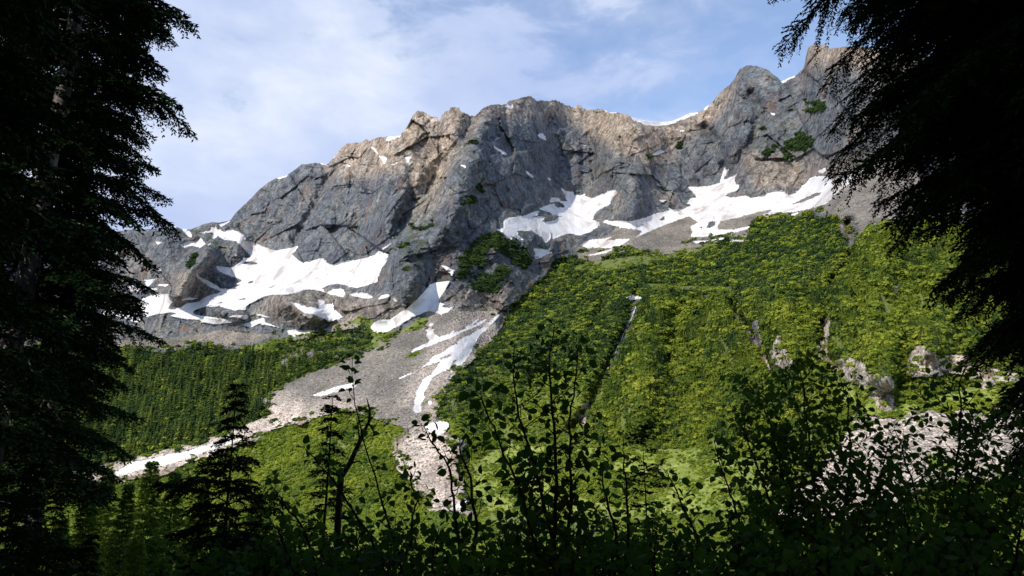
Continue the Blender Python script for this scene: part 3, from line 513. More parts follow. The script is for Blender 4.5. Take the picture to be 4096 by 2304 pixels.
carve('snow', [1], M['snow'], 'white old snow lying in the bowls and gullies of the mountain', True, 'stuff')
carve('scree', [2], M['scree'], 'grey broken scree and boulder fans below the cliffs', False, 'stuff')
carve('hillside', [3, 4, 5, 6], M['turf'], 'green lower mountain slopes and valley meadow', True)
print('D skyline', [int(v) for v in D1[-1][::120]], 'D mid', [int(v) for v in D1[NR // 2][::120]])

# near bank: falls from the viewpoint to the valley floor, its unseen climb behind is shaped to block sun and sky
def ground_z(x, y):
    x = np.asarray(x, float); y = np.asarray(y, float)
    d = np.hypot(x, np.maximum(y, 0))
    z = np.where(d < 92, -0.165 * d * (1 - 0.0006 * d), -0.165 * 92 * (1 - 0.0552) - (d - 92) * 0.03) - 0.05
    back = np.maximum(-y, 0)
    z = z + 0.62 * np.maximum(back - 2, 0) * np.exp(-back / 900)
    return z + 0.25 * fbm(x / 9, y / 9, 0.7, 3)
gx = np.concatenate([-np.geomspace(400, 2, 70), np.linspace(-1.8, 1.8, 12), np.geomspace(2, 400, 70)])
gy = np.concatenate([-np.geomspace(300, 2, 60), np.linspace(-1.6, 1.6, 10), np.geomspace(2, 135, 60)])
GX, GY = np.meshgrid(gx, gy); GZ = ground_z(GX, GY)
gi = np.arange(GX.size).reshape(GX.shape)
gq = np.stack([gi[:-1, :-1], gi[:-1, 1:], gi[1:, 1:], gi[1:, :-1]], -1).reshape(-1, 4)
gm = np_mesh('ground', np.stack([GX, GY, GZ], -1).reshape(-1, 3), gq, 4, None, True)
def mat_soil():
    m, n, b, _ = newmat('forest_soil'); a = noise(n, objco(n), 2.0, 6, 0.6)
    n.links.new(ramp(n, a, [(0.3, (0.010, 0.012, 0.006)), (0.7, (0.035, 0.032, 0.018))]), b.inputs['Base Color']); bump(n, b, a, 0.6, 0.2); return m
gm.materials.append(mat_soil())
tag(part('ground', gm), 'dark forest floor sloping down from the viewpoint', None, None, 'structure')

# ------------------------------------------------------------------ far vegetation prototypes
def far_conifer_mesh(name, seed, mat, layers=11, nb=9, rad=0.17, gap=0.0):
    r = np.random.RandomState(seed); V = []; F = []
    def quad(a, b_, c, d): i = len(V); V.extend([a, b_, c, d]); F.append([i, i + 1, i + 2, i + 3])
    for k in range(4):      # trunk
        a0, a1 = k * math.pi / 2, (k + 1) * math.pi / 2; q = 0.014
        quad((q * math.cos(a0), q * math.sin(a0), -0.08), (q * math.cos(a1), q * math.sin(a1), -0.08), (0.002, 0, .99), (0, 0.002, .99))
    for i in range(layers):
        t = i / (layers - 1); z = 0.06 + 0.90 * t; R0 = rad * (1 - t) ** 0.85 * (1 + 0.15 * r.randn()) + 0.008
        for j in range(nb):
            if r.rand() < 0.12 + gap: continue
            a = 2 * math.pi * (j + r.rand() * 0.7) / nb + i; rr = R0 * r.uniform(0.65, 1.2); wd = max(rr * 0.38, 0.012)
            ca, sa = math.cos(a), math.sin(a); dr = rr * r.uniform(0.25, 0.75)
            base_ = np.array((0.0, 0, z + 0.03)); tip = np.array((rr * ca, rr * sa, z - dr)); mid_ = base_ * 0.4 + tip * 0.6 + (0, 0, rr * 0.12)
            quad(tuple(base_), tuple(mid_ + np.array((-sa * wd, ca * wd, -wd * .5))), tuple(tip), tuple(mid_ + np.array((sa * wd, -ca * wd, -wd * .5))))
    return np_mesh(name, V, F, 4, mat)
def far_bush_mesh(name, seed, mat, n_=150, flat=0.75, q=0.20):
    r = np.random.RandomState(seed); V = []; F = []
    lobes = r.normal(size=(5, 3)) * (0.25, 0.25, 0.12) + (0, 0, 0.42)
    for k in range(n_):
        d = r.normal(size=3); d /= np.linalg.norm(d); d[2] = abs(d[2]) * 0.9 - 0.2
        c = lobes[r.randint(5)] + d * (0.34, 0.34, 0.34 * flat) * r.uniform(0.55, 1.1)
        nn = d + r.normal(size=3) * 0.45; nn /= np.linalg.norm(nn)
        u_ = np.cross(nn, r.normal(size=3)); u_ /= np.linalg.norm(u_); v_ = np.cross(nn, u_); s = q * r.uniform(0.4, 1.0)
        i = len(V); V.extend([c - u_ * s, c - v_ * s * .6, c + u_ * s, c + v_ * s * .6]); F.append([i, i + 1, i + 2, i + 3])
    return np_mesh(name, V, F, 4, mat)
def gn_stuff(name, label, pts, scl, yaw, pick, protos):
    src = bpy.data.collections.new(name + '_forms')
    for i, me in enumerate(protos): src.objects.link(bpy.data.objects.new('%s_form_%02d' % (name, i), me))
    me = bpy.data.meshes.new(name); me.vertices.add(len(pts)); me.vertices.foreach_set('co', np.asarray(pts, np.float32).ravel())
    a = me.attributes.new('scl', 'FLOAT_VECTOR', 'POINT'); a.data.foreach_set('vector', np.asarray(scl, np.float32).ravel())
    a = me.attributes.new('rot', 'FLOAT_VECTOR', 'POINT'); a.data.foreach_set('vector', np.asarray(yaw, np.float32).ravel())
    a = me.attributes.new('pick', 'INT', 'POINT'); a.data.foreach_set('value', np.asarray(pick, np.int32))
    ng = bpy.data.node_groups.new(name, 'GeometryNodeTree')
    ng.interface.new_socket('Geometry', in_out='INPUT', socket_type='NodeSocketGeometry'); ng.interface.new_socket('Geometry', in_out='OUTPUT', socket_type='NodeSocketGeometry')
    gi_, go_ = ng.nodes.new('NodeGroupInput'), ng.nodes.new('NodeGroupOutput')
    ci = ng.nodes.new('GeometryNodeCollectionInfo'); ci.inputs['Collection'].default_value = src
    ci.inputs['Separate Children'].default_value = True; ci.inputs['Reset Children'].default_value = True
    ip = ng.nodes.new('GeometryNodeInstanceOnPoints'); ip.inputs['Pick Instance'].default_value = True
    def na(nm, dt):
        q = ng.nodes.new('GeometryNodeInputNamedAttribute'); q.data_type = dt; q.inputs[0].default_value = nm
        return [o for o in q.outputs if o.enabled and o.name == 'Attribute'][0]
    ng.links.new(gi_.outputs[0], ip.inputs['Points']); ng.links.new(ci.outputs[0], ip.inputs['Instance'])
    ng.links.new(na('pick', 'INT'), ip.inputs['Instance Index']); ng.links.new(na('rot', 'FLOAT_VECTOR'), ip.inputs['Rotation'])
    ng.links.new(na('scl', 'FLOAT_VECTOR'), ip.inputs['Scale']); ng.links.new(ip.outputs[0], go_.inputs[0])
    o = part(name, me); md = o.modifiers.new('scatter', 'NODES'); md.node_group = ng
    return tag(o, label, None, None, 'stuff')
rs = np.random.RandomState(11)
def sample(mask, n_):
    rr, cc = np.nonzero(mask); k = rs.randint(len(rr), size=n_); rr, cc = rr[k], cc[k]
    return rr, cc
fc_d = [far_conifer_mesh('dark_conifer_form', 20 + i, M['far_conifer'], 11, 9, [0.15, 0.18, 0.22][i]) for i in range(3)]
fc_o = [far_conifer_mesh('olive_conifer_form', 30 + i, M['far_olive'], 10, 9, [0.17, 0.22, 0.26][i]) for i in range(3)]
fc_n = [far_conifer_mesh('spire_conifer_form', 70 + i, M['far_spire'], 13, 8, [0.13, 0.17, 0.21][i]) for i in range(3)]
bu_a = [far_bush_mesh('alder_form', 40 + i, M['far_alder'], 150, [1.0, 1.4, 1.7][i]) for i in range(3)]
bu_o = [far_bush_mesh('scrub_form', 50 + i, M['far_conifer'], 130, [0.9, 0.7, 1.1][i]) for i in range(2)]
bu_y = [far_bush_mesh('olive_scrub_form', 60 + i, M['far_olive'], 130, [0.9, 1.2, 1.4][i]) for i in range(2)]
ctr = (FX > -150) & (FX < 2700) & (FY < 1500)
def scatter(name, label, mask, n_, lo, hi, protos, wsel, sink=0.05, fat=(0.9, 1.3), pw=1.0):
    rr, cc = sample(mask & ctr, n_)
    rr = np.minimum(rr, NR - 2); cc = np.minimum(cc, NC - 2); a_, b_ = rs.rand(n_, 1), rs.rand(n_, 1)
    p = (P[rr, cc] * (1 - a_) + P[rr + 1, cc] * a_) * (1 - b_) + (P[rr, cc + 1] * (1 - a_) + P[rr + 1, cc + 1] * a_) * b_; d = D1[rr, cc]
    h = (lo + (hi - lo) * rs.rand(n_) ** 1.6) * (d / 1000.0) ** pw
    p[:, 2] -= h * sink
    f = rs.uniform(fat[0], fat[1], n_)
    scl = np.stack([h * f, h * f, h], -1); rot = np.stack([rs.normal(0, .04, n_), rs.normal(0, .04, n_), rs.uniform(0, 6.28, n_)], -1)
    return gn_stuff(name, label, p, scl, rot, rs.choice(len(protos), n_, p=wsel), protos)
patch = fbm(FX / 60, FY / 40, 2.2, 4, 0.6)
ri, ci = np.indices(CLS.shape)
CJ = CLS[np.clip(ri + (rs.normal(0, 9, CLS.shape)).astype(int), 0, NR - 1), np.clip(ci + (rs.normal(0, 11, CLS.shape)).astype(int), 0, NC - 1)]
CJ = np.where(np.isin(CLS, [3, 4, 6]) & np.isin(CJ, [3, 4, 6]), CJ, CLS)     # neighbouring kinds of wood grow into each other
c3, c4, c6, c7 = CJ == 3, CJ == 4, CJ == 6, CJ == 7
strip = fbm(skew / 17, 8.3, VS / 120, 3, 0.6) + 0.35 * fbm(US / 60, 1.9, VS / 60, 3)       # avalanche strips kept open, grassy
vegw = blur(np.isin(CLS, [3, 4, 6]).astype(float), 10, 8, 2)
opn = (strip > 0.27) & (FX > 1150) & (FY > 700)
c4 = (c4 & ~opn) | ((CLS == 5) & (FX > 1150) & (vegw + patch * .6 > .42) & (FY > 1000))
dark6 = c6 & (fbm(US / 48, 4.9, VS / 70, 4, 0.6) > 0.16) & ~opn
c6 = c6 & ~opn
free = np.zeros(CLS.shape, bool); hard = ((CLS == 1) | ((CLS == 0) & (FX > 1930))) & (FY > 640) & (FX > 1400)
for q in range(1, 11): free[:-q] |= hard[q:]       # only grass grows right at the foot of the small cliffs, the falls and the snow patches
c3, c4, c6, dark6 = c3 & ~free, c4 & ~free, c6 & ~free, dark6 & ~free
low_l = c3 & (FX < 1000) & (FY > 920 - (FX - 300) * .05)
scatter('conifer_wood', 'dark conifer wood covering the far left slope', low_l & (patch > -.35) & (patch < .24), 3000, 9, 33, fc_n, [.38, .34, .28], 0.05, (0.8, 1.35))
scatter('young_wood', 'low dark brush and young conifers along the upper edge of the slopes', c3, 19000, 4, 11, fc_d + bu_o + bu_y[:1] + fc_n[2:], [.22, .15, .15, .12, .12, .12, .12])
scatter('alder_thicket', 'bright green alder thicket on the sunlit lower slopes', c4, 48000, 2.8, 7, bu_a + [fc_o[1]], [.35, .35, .2, .1], 0.12, (0.9, 1.4))
scatter('olive_conifer_wood', 'yellow green conifer wood on the sunlit right slope', c6 & (patch > -0.25), 42000, 4.5, 14, fc_o + bu_y, [.44, .28, .16, .06, .06], 0.08, (0.9, 1.3))
scatter('dark_conifer_stands', 'stands of taller dark conifers among the bright brush of the right slope', dark6, 3800, 9, 22, fc_d, [.4, .35, .25], .05, (.8, 1.2))
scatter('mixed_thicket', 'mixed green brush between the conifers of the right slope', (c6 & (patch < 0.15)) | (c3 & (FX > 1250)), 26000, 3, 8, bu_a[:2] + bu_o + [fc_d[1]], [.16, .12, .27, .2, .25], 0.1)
scatter('ledge_scrub', 'small green bushes and trees rooted on the pale cliff ledges of the lower right', (CLS == 0) & (FY > 740) & (FX > 1500) & (patch > -.1), 420, 2.5, 9, bu_a[:1] + fc_o[:1], [.5, .5], .1)
scatter('cliff_scrub', 'low dark green scrub clinging to the rock buttresses', c7 & (patch > -0.02), 3600, 2.5, 7, bu_o + [fc_d[1]], [.4, .4, .2], 0.1)
vegb = blur(np.isin(CLS, [3, 4, 5, 6, 7]).astype(float), 16, 12, 2)
scatter('pioneer_scrub', 'sparse low scrub creeping from the slopes onto the scree', (CLS == 2) & (vegb > .12) & (fbm(FX / 30, FY / 15, 5.5, 3) + vegb * .9 > .42), 5200, 1.3, 5.0, bu_a[:2] + bu_o, [.3, .25, .25, .2], .12, (1.0, 1.5))
mdw = (CLS == 5) & (patch > 0.05)
scatter('meadow_brush', 'scattered low brush on the green meadows', mdw | ((CLS == 5) & (rs.rand(*CLS.shape) < .12)), 8500, 1.2, 4.5, bu_a, [.5, .3, .2], 0.15, (1.0, 1.6))
# single trees one can tell apart
def far_tree(p, h, form, label, cat, group):
    o = part('conifer', form); o.location = (float(p[0]), float(p[1]), float(p[2] - 0.03 * h)); o.scale = (h * random.uniform(.85, 1.15),) * 2 + (h,)
    o.rotation_euler = (0, 0, random.uniform(0, 6.28)); return tag(o, label, cat, group)
random.seed(3)
mL = c3 & (FX > 200) & (FX < 720) & (FY > 900) & (FY < 1150)
rr, cc = sample(mL, 150)
for a, b_ in zip(rr, cc):
    far_tree(P[a, b_], random.uniform(24, 34) * D1[a, b_] / 1000, random.choice(fc_n), 'tall slender conifer rising above the wood of the far left slope', 'conifer', 'tall conifers of the far left slope')
mR = c6 & (FX > 1950) & (FX < 2420) & (FY > 600) & (FY < 1020)
rr, cc = sample(mR, 90)
for a, b_ in zip(rr, cc):
    far_tree(P[a, b_], random.uniform(17, 27) * D1[a, b_] / 1000, random.choice(fc_o + fc_d[:1]), 'tall sunlit conifer rising above the brush of the right slope', 'conifer', 'tall conifers of the right slope')
# waterfall in the gully of the right slope
def on_slope(fx, fy, lift=1.5):
    c = int(np.argmin(abs(CX - fx))); r_ = int(np.argmin(abs(FY[:, c] - fy))); d = D1[r_, c] - lift
    return at(fx, fy, d)
def ribbon(name, pts, wd, mat, label, cat):
    V, F = [], []; pts = np.array(pts, float); k = np.linspace(0, len(pts) - 1, 40); X_ = np.interp(k, range(len(pts)), pts[:, 0]) + 0.8 * np.sin(k * 5); Y_ = np.interp(k, range(len(pts)), pts[:, 1])
    rw = np.random.RandomState(3)
    for x, y in zip(X_, Y_):
        w_ = wd * rw.uniform(.5, 1.5); a, b_ = on_slope(x - w_, y), on_slope(x + w_, y); b_ = b_ + (a - b_) * 0; m = (a + b_) / 2 + (0, -.6, 0)
        V += [tuple(a), tuple(m), tuple(b_)]
    for i in range(39):
        for j in (0, 1): F.append([3 * i + j, 3 * i + j + 1, 3 * i + j + 4, 3 * i + j + 3])
    return tag(part(name, np_mesh(name, V, F, 4, mat, True)), label, cat)
m_w, n_w, b_w, _o = newmat('falling_water'); b_w.inputs['Base Color'].default_value = (.62, .66, .70, 1); b_w.inputs['Roughness'].default_value = .4
ribbon('waterfall', [(1602, 762), (1590, 800), (1570, 838), (1560, 862), (1548, 885), (1535, 915)], 1.3, m_w, 'thin white waterfall threading down the dark gully of the right slope', 'waterfall')
# boulders on the scree
def boulder_mesh(name, seed, mt='boulder'):
    r = np.random.RandomState(seed); me = bpy.data.meshes.new(name)
    import bmesh
    bm = bmesh.new(); bmesh.ops.create_icosphere(bm, subdivisions=1, radius=0.5)
    for v in bm.verts: v.co = v.co * r.uniform(.7, 1.15); v.co.z *= .7
    bm.to_mesh(me); bm.free(); me.materials.append(M[mt]); return me
for nm_, k3 in (('boulder', 1.0), ('pale_boulder', 1.75)):
    m_b, n_b, b_b, _o = newmat(nm_); oi_ = n_b.nodes.new('ShaderNodeObjectInfo'); M[nm_] = m_b
    n_b.links.new(mixc(n_b, 1.0, ramp(n_b, oi_.outputs['Random'], [(0, (0.10 * k3, 0.095 * k3, 0.09 * k3)), (.5, (0.22 * k3, 0.20 * k3, 0.18 * k3)), (1, (0.40 * k3, 0.355 * k3, 0.32 * k3))]), ramp(n_b, noise(n_b, objco(n_b), 4, 4), [(.3, .75), (.7, 1.2)]), 'MULTIPLY'), b_b.inputs['Base Color'])
bop = [boulder_mesh('pale_boulder_form', 90 + i, 'pale_boulder') for i in range(4)]
bo = [boulder_mesh('boulder_form', 80 + i) for i in range(4)]
warm_b = warm > .5
scatter('boulders', 'loose grey boulders strewn over the scree fans', CLS == 2, 12000, 0.8, 4.2, bo, [.25] * 4, .1, (.8, 1.4), .6)
scatter('boulder_field', 'pale sunlit boulders of the field at the lower right', (CLS == 2) & (FX > 1900) & (FY > 1000), 6500, 0.9, 5.5, bop, [.25] * 4, .1, (.8, 1.5), .6)
scatter('rubble', 'small rubble among the meadows below the cliffs', (CLS == 5), 1500, 0.6, 2.6, bo, [.25] * 4, .1, (.8, 1.4), .6)
# ------------------------------------------------------------------ foreground conifers
def tube(V, F, pts, rad, ns=6):
    """tapered tube along pts, quads appended to V, F"""
    pts = np.asarray(pts, float); n_ = len(pts); tg = np.gradient(pts, axis=0); tg /= np.linalg.norm(tg, axis=1)[:, None] + 1e-9
    ref = np.array((0.31, 0.93, 0.17)); u_ = np.cross(tg, ref); u_ /= np.linalg.norm(u_, axis=1)[:, None] + 1e-9; v_ = np.cross(tg, u_)
    i0 = len(V); a = np.arange(ns) * 2 * math.pi / ns
    ring = pts[:, None] + (u_[:, None] * np.cos(a)[None, :, None] + v_[:, None] * np.sin(a)[None, :, None]) * np.asarray(rad, float)[:, None, None]
    V.extend(ring.reshape(-1, 3).tolist())
    for k in range(n_ - 1):
        for j in range(ns):
            j2 = (j + 1) % ns; F.append([i0 + k * ns + j, i0 + k * ns + j2, i0 + (k + 1) * ns + j2, i0 + (k + 1) * ns + j])
def unit(a): return a / (np.linalg.norm(a, axis=-1, keepdims=True) + 1e-9)
def conifer_meshes(name, H, zs, rads, seed, nbr, nlen=0.07, sp=0.06, droop=0.35, up=0.1, trunk_r=0.16, mat='needle', tw_sp=0.11, limbr=0.012, twmax=0.8, lean=(0, 0)):
    """trunk mesh and crown mesh of a conifer of height H; crown radius RADS at heights ZS"""
    r = np.random.RandomState(seed); V = []; F = []
    hz = np.linspace(0, H, 14); wob = np.cumsum(r.normal(0, .015, (14, 2)), 0) * H / 14
    tp = np.stack([wob[:, 0] + lean[0] * hz, wob[:, 1] + lean[1] * hz, hz], -1)
    tube(V, F, tp, trunk_r * (1 - 0.93 * hz / H) * (1 + 0.35 * np.exp(-hz / (0.06 * H + .1))), 9)
    B0, BD = [], []
    Lm = []; ups = []; drs = []
    for b in range(nbr):
        h = zs[0] + (zs[-1] - zs[0]) * ((b + r.rand()) / nbr) ** 0.92; a = b * 2.399 + r.normal(0, .3)
        Lb = np.interp(h, zs, rads) * r.choice([r.uniform(.55, .85), r.uniform(.85, 1.15)], p=[.4, .6])
        B0.append([np.interp(h, hz, tp[:, 0]), np.interp(h, hz, tp[:, 1]), h]); BD.append([math.cos(a), math.sin(a), 0]); Lm.append(Lb)
        ups.append(up * r.uniform(.3, 1.6) + 0.45 * (h / H) ** 3); drs.append(droop * r.uniform(.6, 1.4))
    B0, BD, Lm, ups, drs = map(np.array, (B0, BD, Lm, ups, drs))
    def bp(i, t):
        t = np.asarray(t)[..., None]; Lc = Lm[i][..., None]
        return B0[i] + BD[i] * Lc * t + np.array((0, 0, 1.0)) * Lc * (ups[i][..., None] * t - drs[i][..., None] * t * t)
    for i in range(nbr):
        t = np.linspace(0, 1, 6); tube(V, F, bp(np.full(6, i), t), np.maximum(limbr * Lm[i] * (1 - 0.85 * t), 0.0022), 4)
    ti, tt_, sg = [], [], []
    for i in range(nbr):
        n_ = max(4, int(Lm[i] / tw_sp)); t = 0.12 + 0.88 * (np.arange(n_) + r.rand(n_) * .6) / n_
        for s_ in (-1, 1): ti += [i] * n_; tt_ += list(np.minimum(t, 1)); sg += [s_] * n_
    ti, tt_, sg = np.array(ti), np.array(tt_), np.array(sg)
    p0 = bp(ti, tt_); tan = unit(bp(ti, tt_ + .02) - p0); side = unit(np.cross(tan, (0, 0, 1.0))) * sg[:, None]
    tl = np.minimum(0.42 * Lm[ti] * (1 - tt_) ** 0.75 + 0.10, twmax) * r.uniform(.6, 1.2, len(ti))
    td = unit(tan * r.uniform(.55, 1.0, len(ti))[:, None] + side * .9 + r.normal(0, .16, (len(ti), 3)))
    tdr = r.uniform(.15, .7, len(ti)) * (0.5 + droop)
    J = int(max(tl) / sp) + 1
    NV = []
    for j in range(J):
        s_ = (j + .4) * sp; m = tl > s_ * 0.96
        if not m.any(): break
        f = s_ / tl[m]
        c = p0[m] + td[m] * s_ + np.array((0, 0, -1.0)) * (tdr[m] * tl[m] * f * f)[:, None]
        ax = unit(td[m] + np.array((0, 0, -1.0)) * (2 * tdr[m] * f)[:, None]); sd = unit(np.cross(ax, (0, 0, 1.0)))
        for s2 in (-1, 1):
            d = unit(ax * r.uniform(.5, 1.0, m.sum())[:, None] + sd * s2 * r.uniform(.5, 1.0, m.sum())[:, None] + r.normal(0, .28, (m.sum(), 3)))
            ln = nlen * r.uniform(.7, 1.35, m.sum()) * (1.1 - .35 * f); nw = unit(np.cross(d, r.normal(0, 1, (m.sum(), 3)) + (0, 0, 1.2)))
            wd = nlen * .17
            q = np.stack([c, c + d * ln[:, None] * .5 + nw * wd, c + d * ln[:, None], c + d * ln[:, None] * .5 - nw * wd], 1)
            NV.append(q.reshape(-1, 3))
    NV = np.concatenate(NV)
    tm = np_mesh(name + '_trunk', V, F, 4, M['bark'] if trunk_r > .07 else M['twig'], True)
    cm = np_mesh(name + '_crown', NV, np.arange(len(NV)).reshape(-1, 4), 4, M[mat])
    return tm, cm
def conifer(name, meshes, loc, rz, label, group=None, cat='conifer', sc=1.0):
    e = empty(name, loc, rz); e.scale = (sc,) * 3; tag(e, label, cat, group)
    part('trunk', meshes[0], e); part('crown', meshes[1], e); return e
def az_pt(az, d): 
    x, y = math.sin(R(az)) * d, math.cos(R(az)) * d; return (x, y, float(ground_z(x, y)))
# tall spruces on the left (heights measured from their foot)
sp_a = conifer_meshes('tall_spruce', 23, [4.2, 6, 9, 12, 16, 23], [1.5, 1.7, 1.8, 1.55, 1.3, .2], 101, 240, .11, .038, .30, .10, .20, tw_sp=.075)
sp_b = conifer_meshes('old_spruce', 26, [3.2, 6, 10, 15, 20, 26], [1.8, 2.2, 2.3, 2.1, 1.7, .3], 102, 210, .12, .045, .38, .10, .24, tw_sp=.08)
conifer('spruce', sp_a, az_pt(-33.0, 18), 0.4, 'tall spruce with a thin pale trunk, nearest the open sky on the left', 'tall spruces on the left')
conifer('spruce', sp_b, az_pt(-35.6, 15.5), 2.2, 'thicker dark trunked spruce just left of the thin pale trunked one', 'tall spruces on the left')
conifer('spruce', sp_b, az_pt(-42.5, 11.5), 4.0, 'black crowned spruce filling the left edge of the view', 'tall spruces on the left')
conifer('spruce', sp_a, az_pt(-39.0, 21), 1.2, 'farther spruce seen through gaps between the two left trunks', 'tall spruces on the left')
conifer('spruce', sp_b, az_pt(-49, 9.0), 5.5, 'spruce bough mass at the far lower left corner', 'tall spruces on the left')
# drooping hemlocks on the right
hm_a = conifer_meshes('hemlock', 15, [3.7, 5.0, 6.0, 7.0, 8.0, 10, 12, 15], [1.0, 1.3, 1.5, 2.05, 2.45, 2.6, 2.3, .2], 111, 330, .055, .018, .48, .16, .17, tw_sp=.055, twmax=.6)
hm_b = conifer_meshes('dense_hemlock', 17, [2.3, 4, 7, 10, 14, 17], [1.2, 1.7, 2.2, 2.2, 1.6, .2], 112, 320, .075, .028, .45, .14, .22, tw_sp=.06, twmax=.8)
conifer('hemlock', hm_a, az_pt(40.0, 8.6), 0.9, 'dark hemlock whose drooping bough tips reach over the peak on the right', 'hemlocks on the right')
conifer('hemlock', hm_b, az_pt(46.0, 7.8), 2.6, 'solid black hemlock closing the right edge of the view', 'hemlocks on the right')
conifer('hemlock', hm_b, az_pt(41.5, 14.0), 4.1, 'farther hemlock behind the drooping one at the right edge', 'hemlocks on the right')
# unseen forest conifers added around the viewpoint to keep the foreground in shade
k_ = 0
for az, d, ms in ((-63, 7.5, sp_b), (-84, 8, sp_a), (-100, 6.5, sp_b), (-122, 8, hm_b), (-128, 14, sp_b), (-110, 13, sp_b), (-148, 9, sp_b), (175, 8, hm_b), (150, 9, sp_b), (125, 7, sp_b), (100, 8, hm_b), (75, 7, sp_b), (-95, 12, sp_b), (-140, 18, sp_b), (-118, 20, sp_b)):
    conifer('shade_conifer', ms, az_pt(az, d), k_ * 1.3, 'unseen forest conifer added beside and behind the viewpoint for shade', 'conifers around the viewpoint'); k_ += 1

# ------------------------------------------------------------------ young conifers lower down the bank
yg_a = conifer_meshes('young_fir', 6.0, [.3, 1.5, 3, 4.5, 6.0], [1.25, 1.15, .85, .45, .05], 121, 190, .10, .03, .15, .15, .06, 'young_needle', .075, twmax=.5)
yg_b = conifer_meshes('slim_fir', 6.0, [.3, 1.5, 3, 4.5, 6.0], [.95, .85, .6, .3, .03], 122, 170, .10, .03, .10, .2, .05, 'young_needle', .075, twmax=.45)
def foot(fx, fy, d, H):
    """foot of a tree of height H whose tip bears (fx, fy): returns ground point and the scale that brings its tip there"""
    t = at(fx, fy, d); g = float(ground_z(t[0], t[1])); return (t[0], t[1], g - 0.05), (t[2] - g) / H
YF = [(385, 1158, 21, 'a', 'tallest'), (330, 1215, 19, 'b', 'slender'), (445, 1185, 22, 'a', 'broad'), (275, 1175, 20, 'a', 'leftmost'), (520, 1215, 20, 'b', 'ragged'), (225, 1240, 16, 'a', 'half hidden'),
      (480, 1290, 15, 'b', 'short'), (650, 1240, 19, 'a', 'squat'), (350, 1330, 14, 'a', 'bushy'), (560, 1310, 14, 'a', 'spreading'), (465, 1385, 10, 'b', 'bright tipped'), (720, 1290, 17, 'b', 'narrow'), (160, 1300, 14, 'a', 'dim')]
for fx, fy, d, t_, wd in YF:
    ms = yg_a if t_ == 'a' else yg_b; p, s = foot(fx, fy, d, 6.0)
    conifer('young_fir', ms, p, fx * .7, wd + ' young fir in dappled sun on the bank at the lower left', 'young firs on the bank', 'young fir', s)
sm_a = conifer_meshes('small_hemlock', 5.0, [.2, 1.2, 2.5, 3.6, 4.3, 5.0], [1.0, 1.0, .95, .72, .16, .02], 131, 84, .065, .018, .40, .30, .045, 'needle', .055, twmax=.40)
p, s = foot(603, 955, 8.5, 5.0); conifer('small_hemlock', sm_a, p, 1.0, 'dark small hemlock with a bare spire tip in front of the scree tongue', None, 'small hemlock', s)
sm_b = conifer_meshes('gaunt_hemlock', 5.0, [1.0, 2.0, 2.8, 3.6, 4.3, 5.0], [.9, .85, .6, .35, .12, .02], 132, 60, .06, .020, .35, .2, .05, 'needle', .06, twmax=.32)
p, s = foot(838, 985, 7.0, 5.0); conifer('small_hemlock', sm_b, p, 2.0, 'gaunt thin crowned hemlock beside the forked snag', None, 'small hemlock', s)
sp_c = conifer_meshes('wispy_sapling', 3.0, [.3, 1.2, 2.0, 2.6, 3.0], [.32, .28, .2, .12, .02], 133, 50, .045, .035, .1, .25, .02, 'needle', .09, twmax=.16)
p, s = foot(1612, 1065, 6.5, 3.0); conifer('sapling', sp_c, p, 2.0, 'wispy thin conifer sapling right of the tallest leafy shrub', None, 'sapling', s)
p, s = foot(2440, 1230, 6.0, 5.0); conifer('small_hemlock', sm_a, p, 3.0, 'dark small hemlock at the lower right below the big boughs', None, 'small hemlock', s)
p, s = foot(90, 1150, 9.0, 5.0); conifer('small_hemlock', sm_a, p, 4.0, 'black small hemlock under the spruces at the left edge', None, 'small hemlock', s)
p, s = foot(-60, 1050, 8.0, 5.0); conifer('small_hemlock', sm_a, p, 5.0, 'black small hemlock at the lower left corner', None, 'small hemlock', s)
for i_, (fx, fy, d, wd) in enumerate([(-40, 1190, 7.0, 'broad'), (60, 1240, 8.5, 'middle'), (150, 1215, 10, 'slightly taller'), (230, 1330, 8, 'squat'), (110, 1330, 6, 'nearest')]):
    p, s = foot(fx, fy, d, 5.0); conifer('small_hemlock', sm_a, p, 1.3 * i_, wd + ' one of the black small hemlocks packed into the lower left corner', 'small hemlocks of the lower left corner', 'small hemlock', s)
# forked snag
V, F = [], []
def fl(pts, d): return np.array([at(x, y, d) for x, y in pts])
tube(V, F, fl([(845, 1500), (850, 1300), (858, 1200), (880, 1165), (905, 1110), (928, 1060), (930, 1030), (922, 1000)], 6.2), [.032, .028, .026, .022, .018, .012, .009, .003], 7)
for ln in ([(905, 1110), (900, 1070), (906, 1040)], [(928, 1060), (945, 1040)], [(932, 1045), (915, 1020)], [(880, 1165), (905, 1160), (918, 1178)], [(926, 1062), (940, 1085), (938, 1100)], [(858, 1200), (835, 1170), (825, 1140)]):
    tube(V, F, fl(ln, 6.2), np.linspace(.010, .002, len(ln)), 5)
tag(part('snag', np_mesh('snag', V, F, 4, M['twig'], True)), 'black forked dead snag leaning beside the slender leafy stem', 'snag')

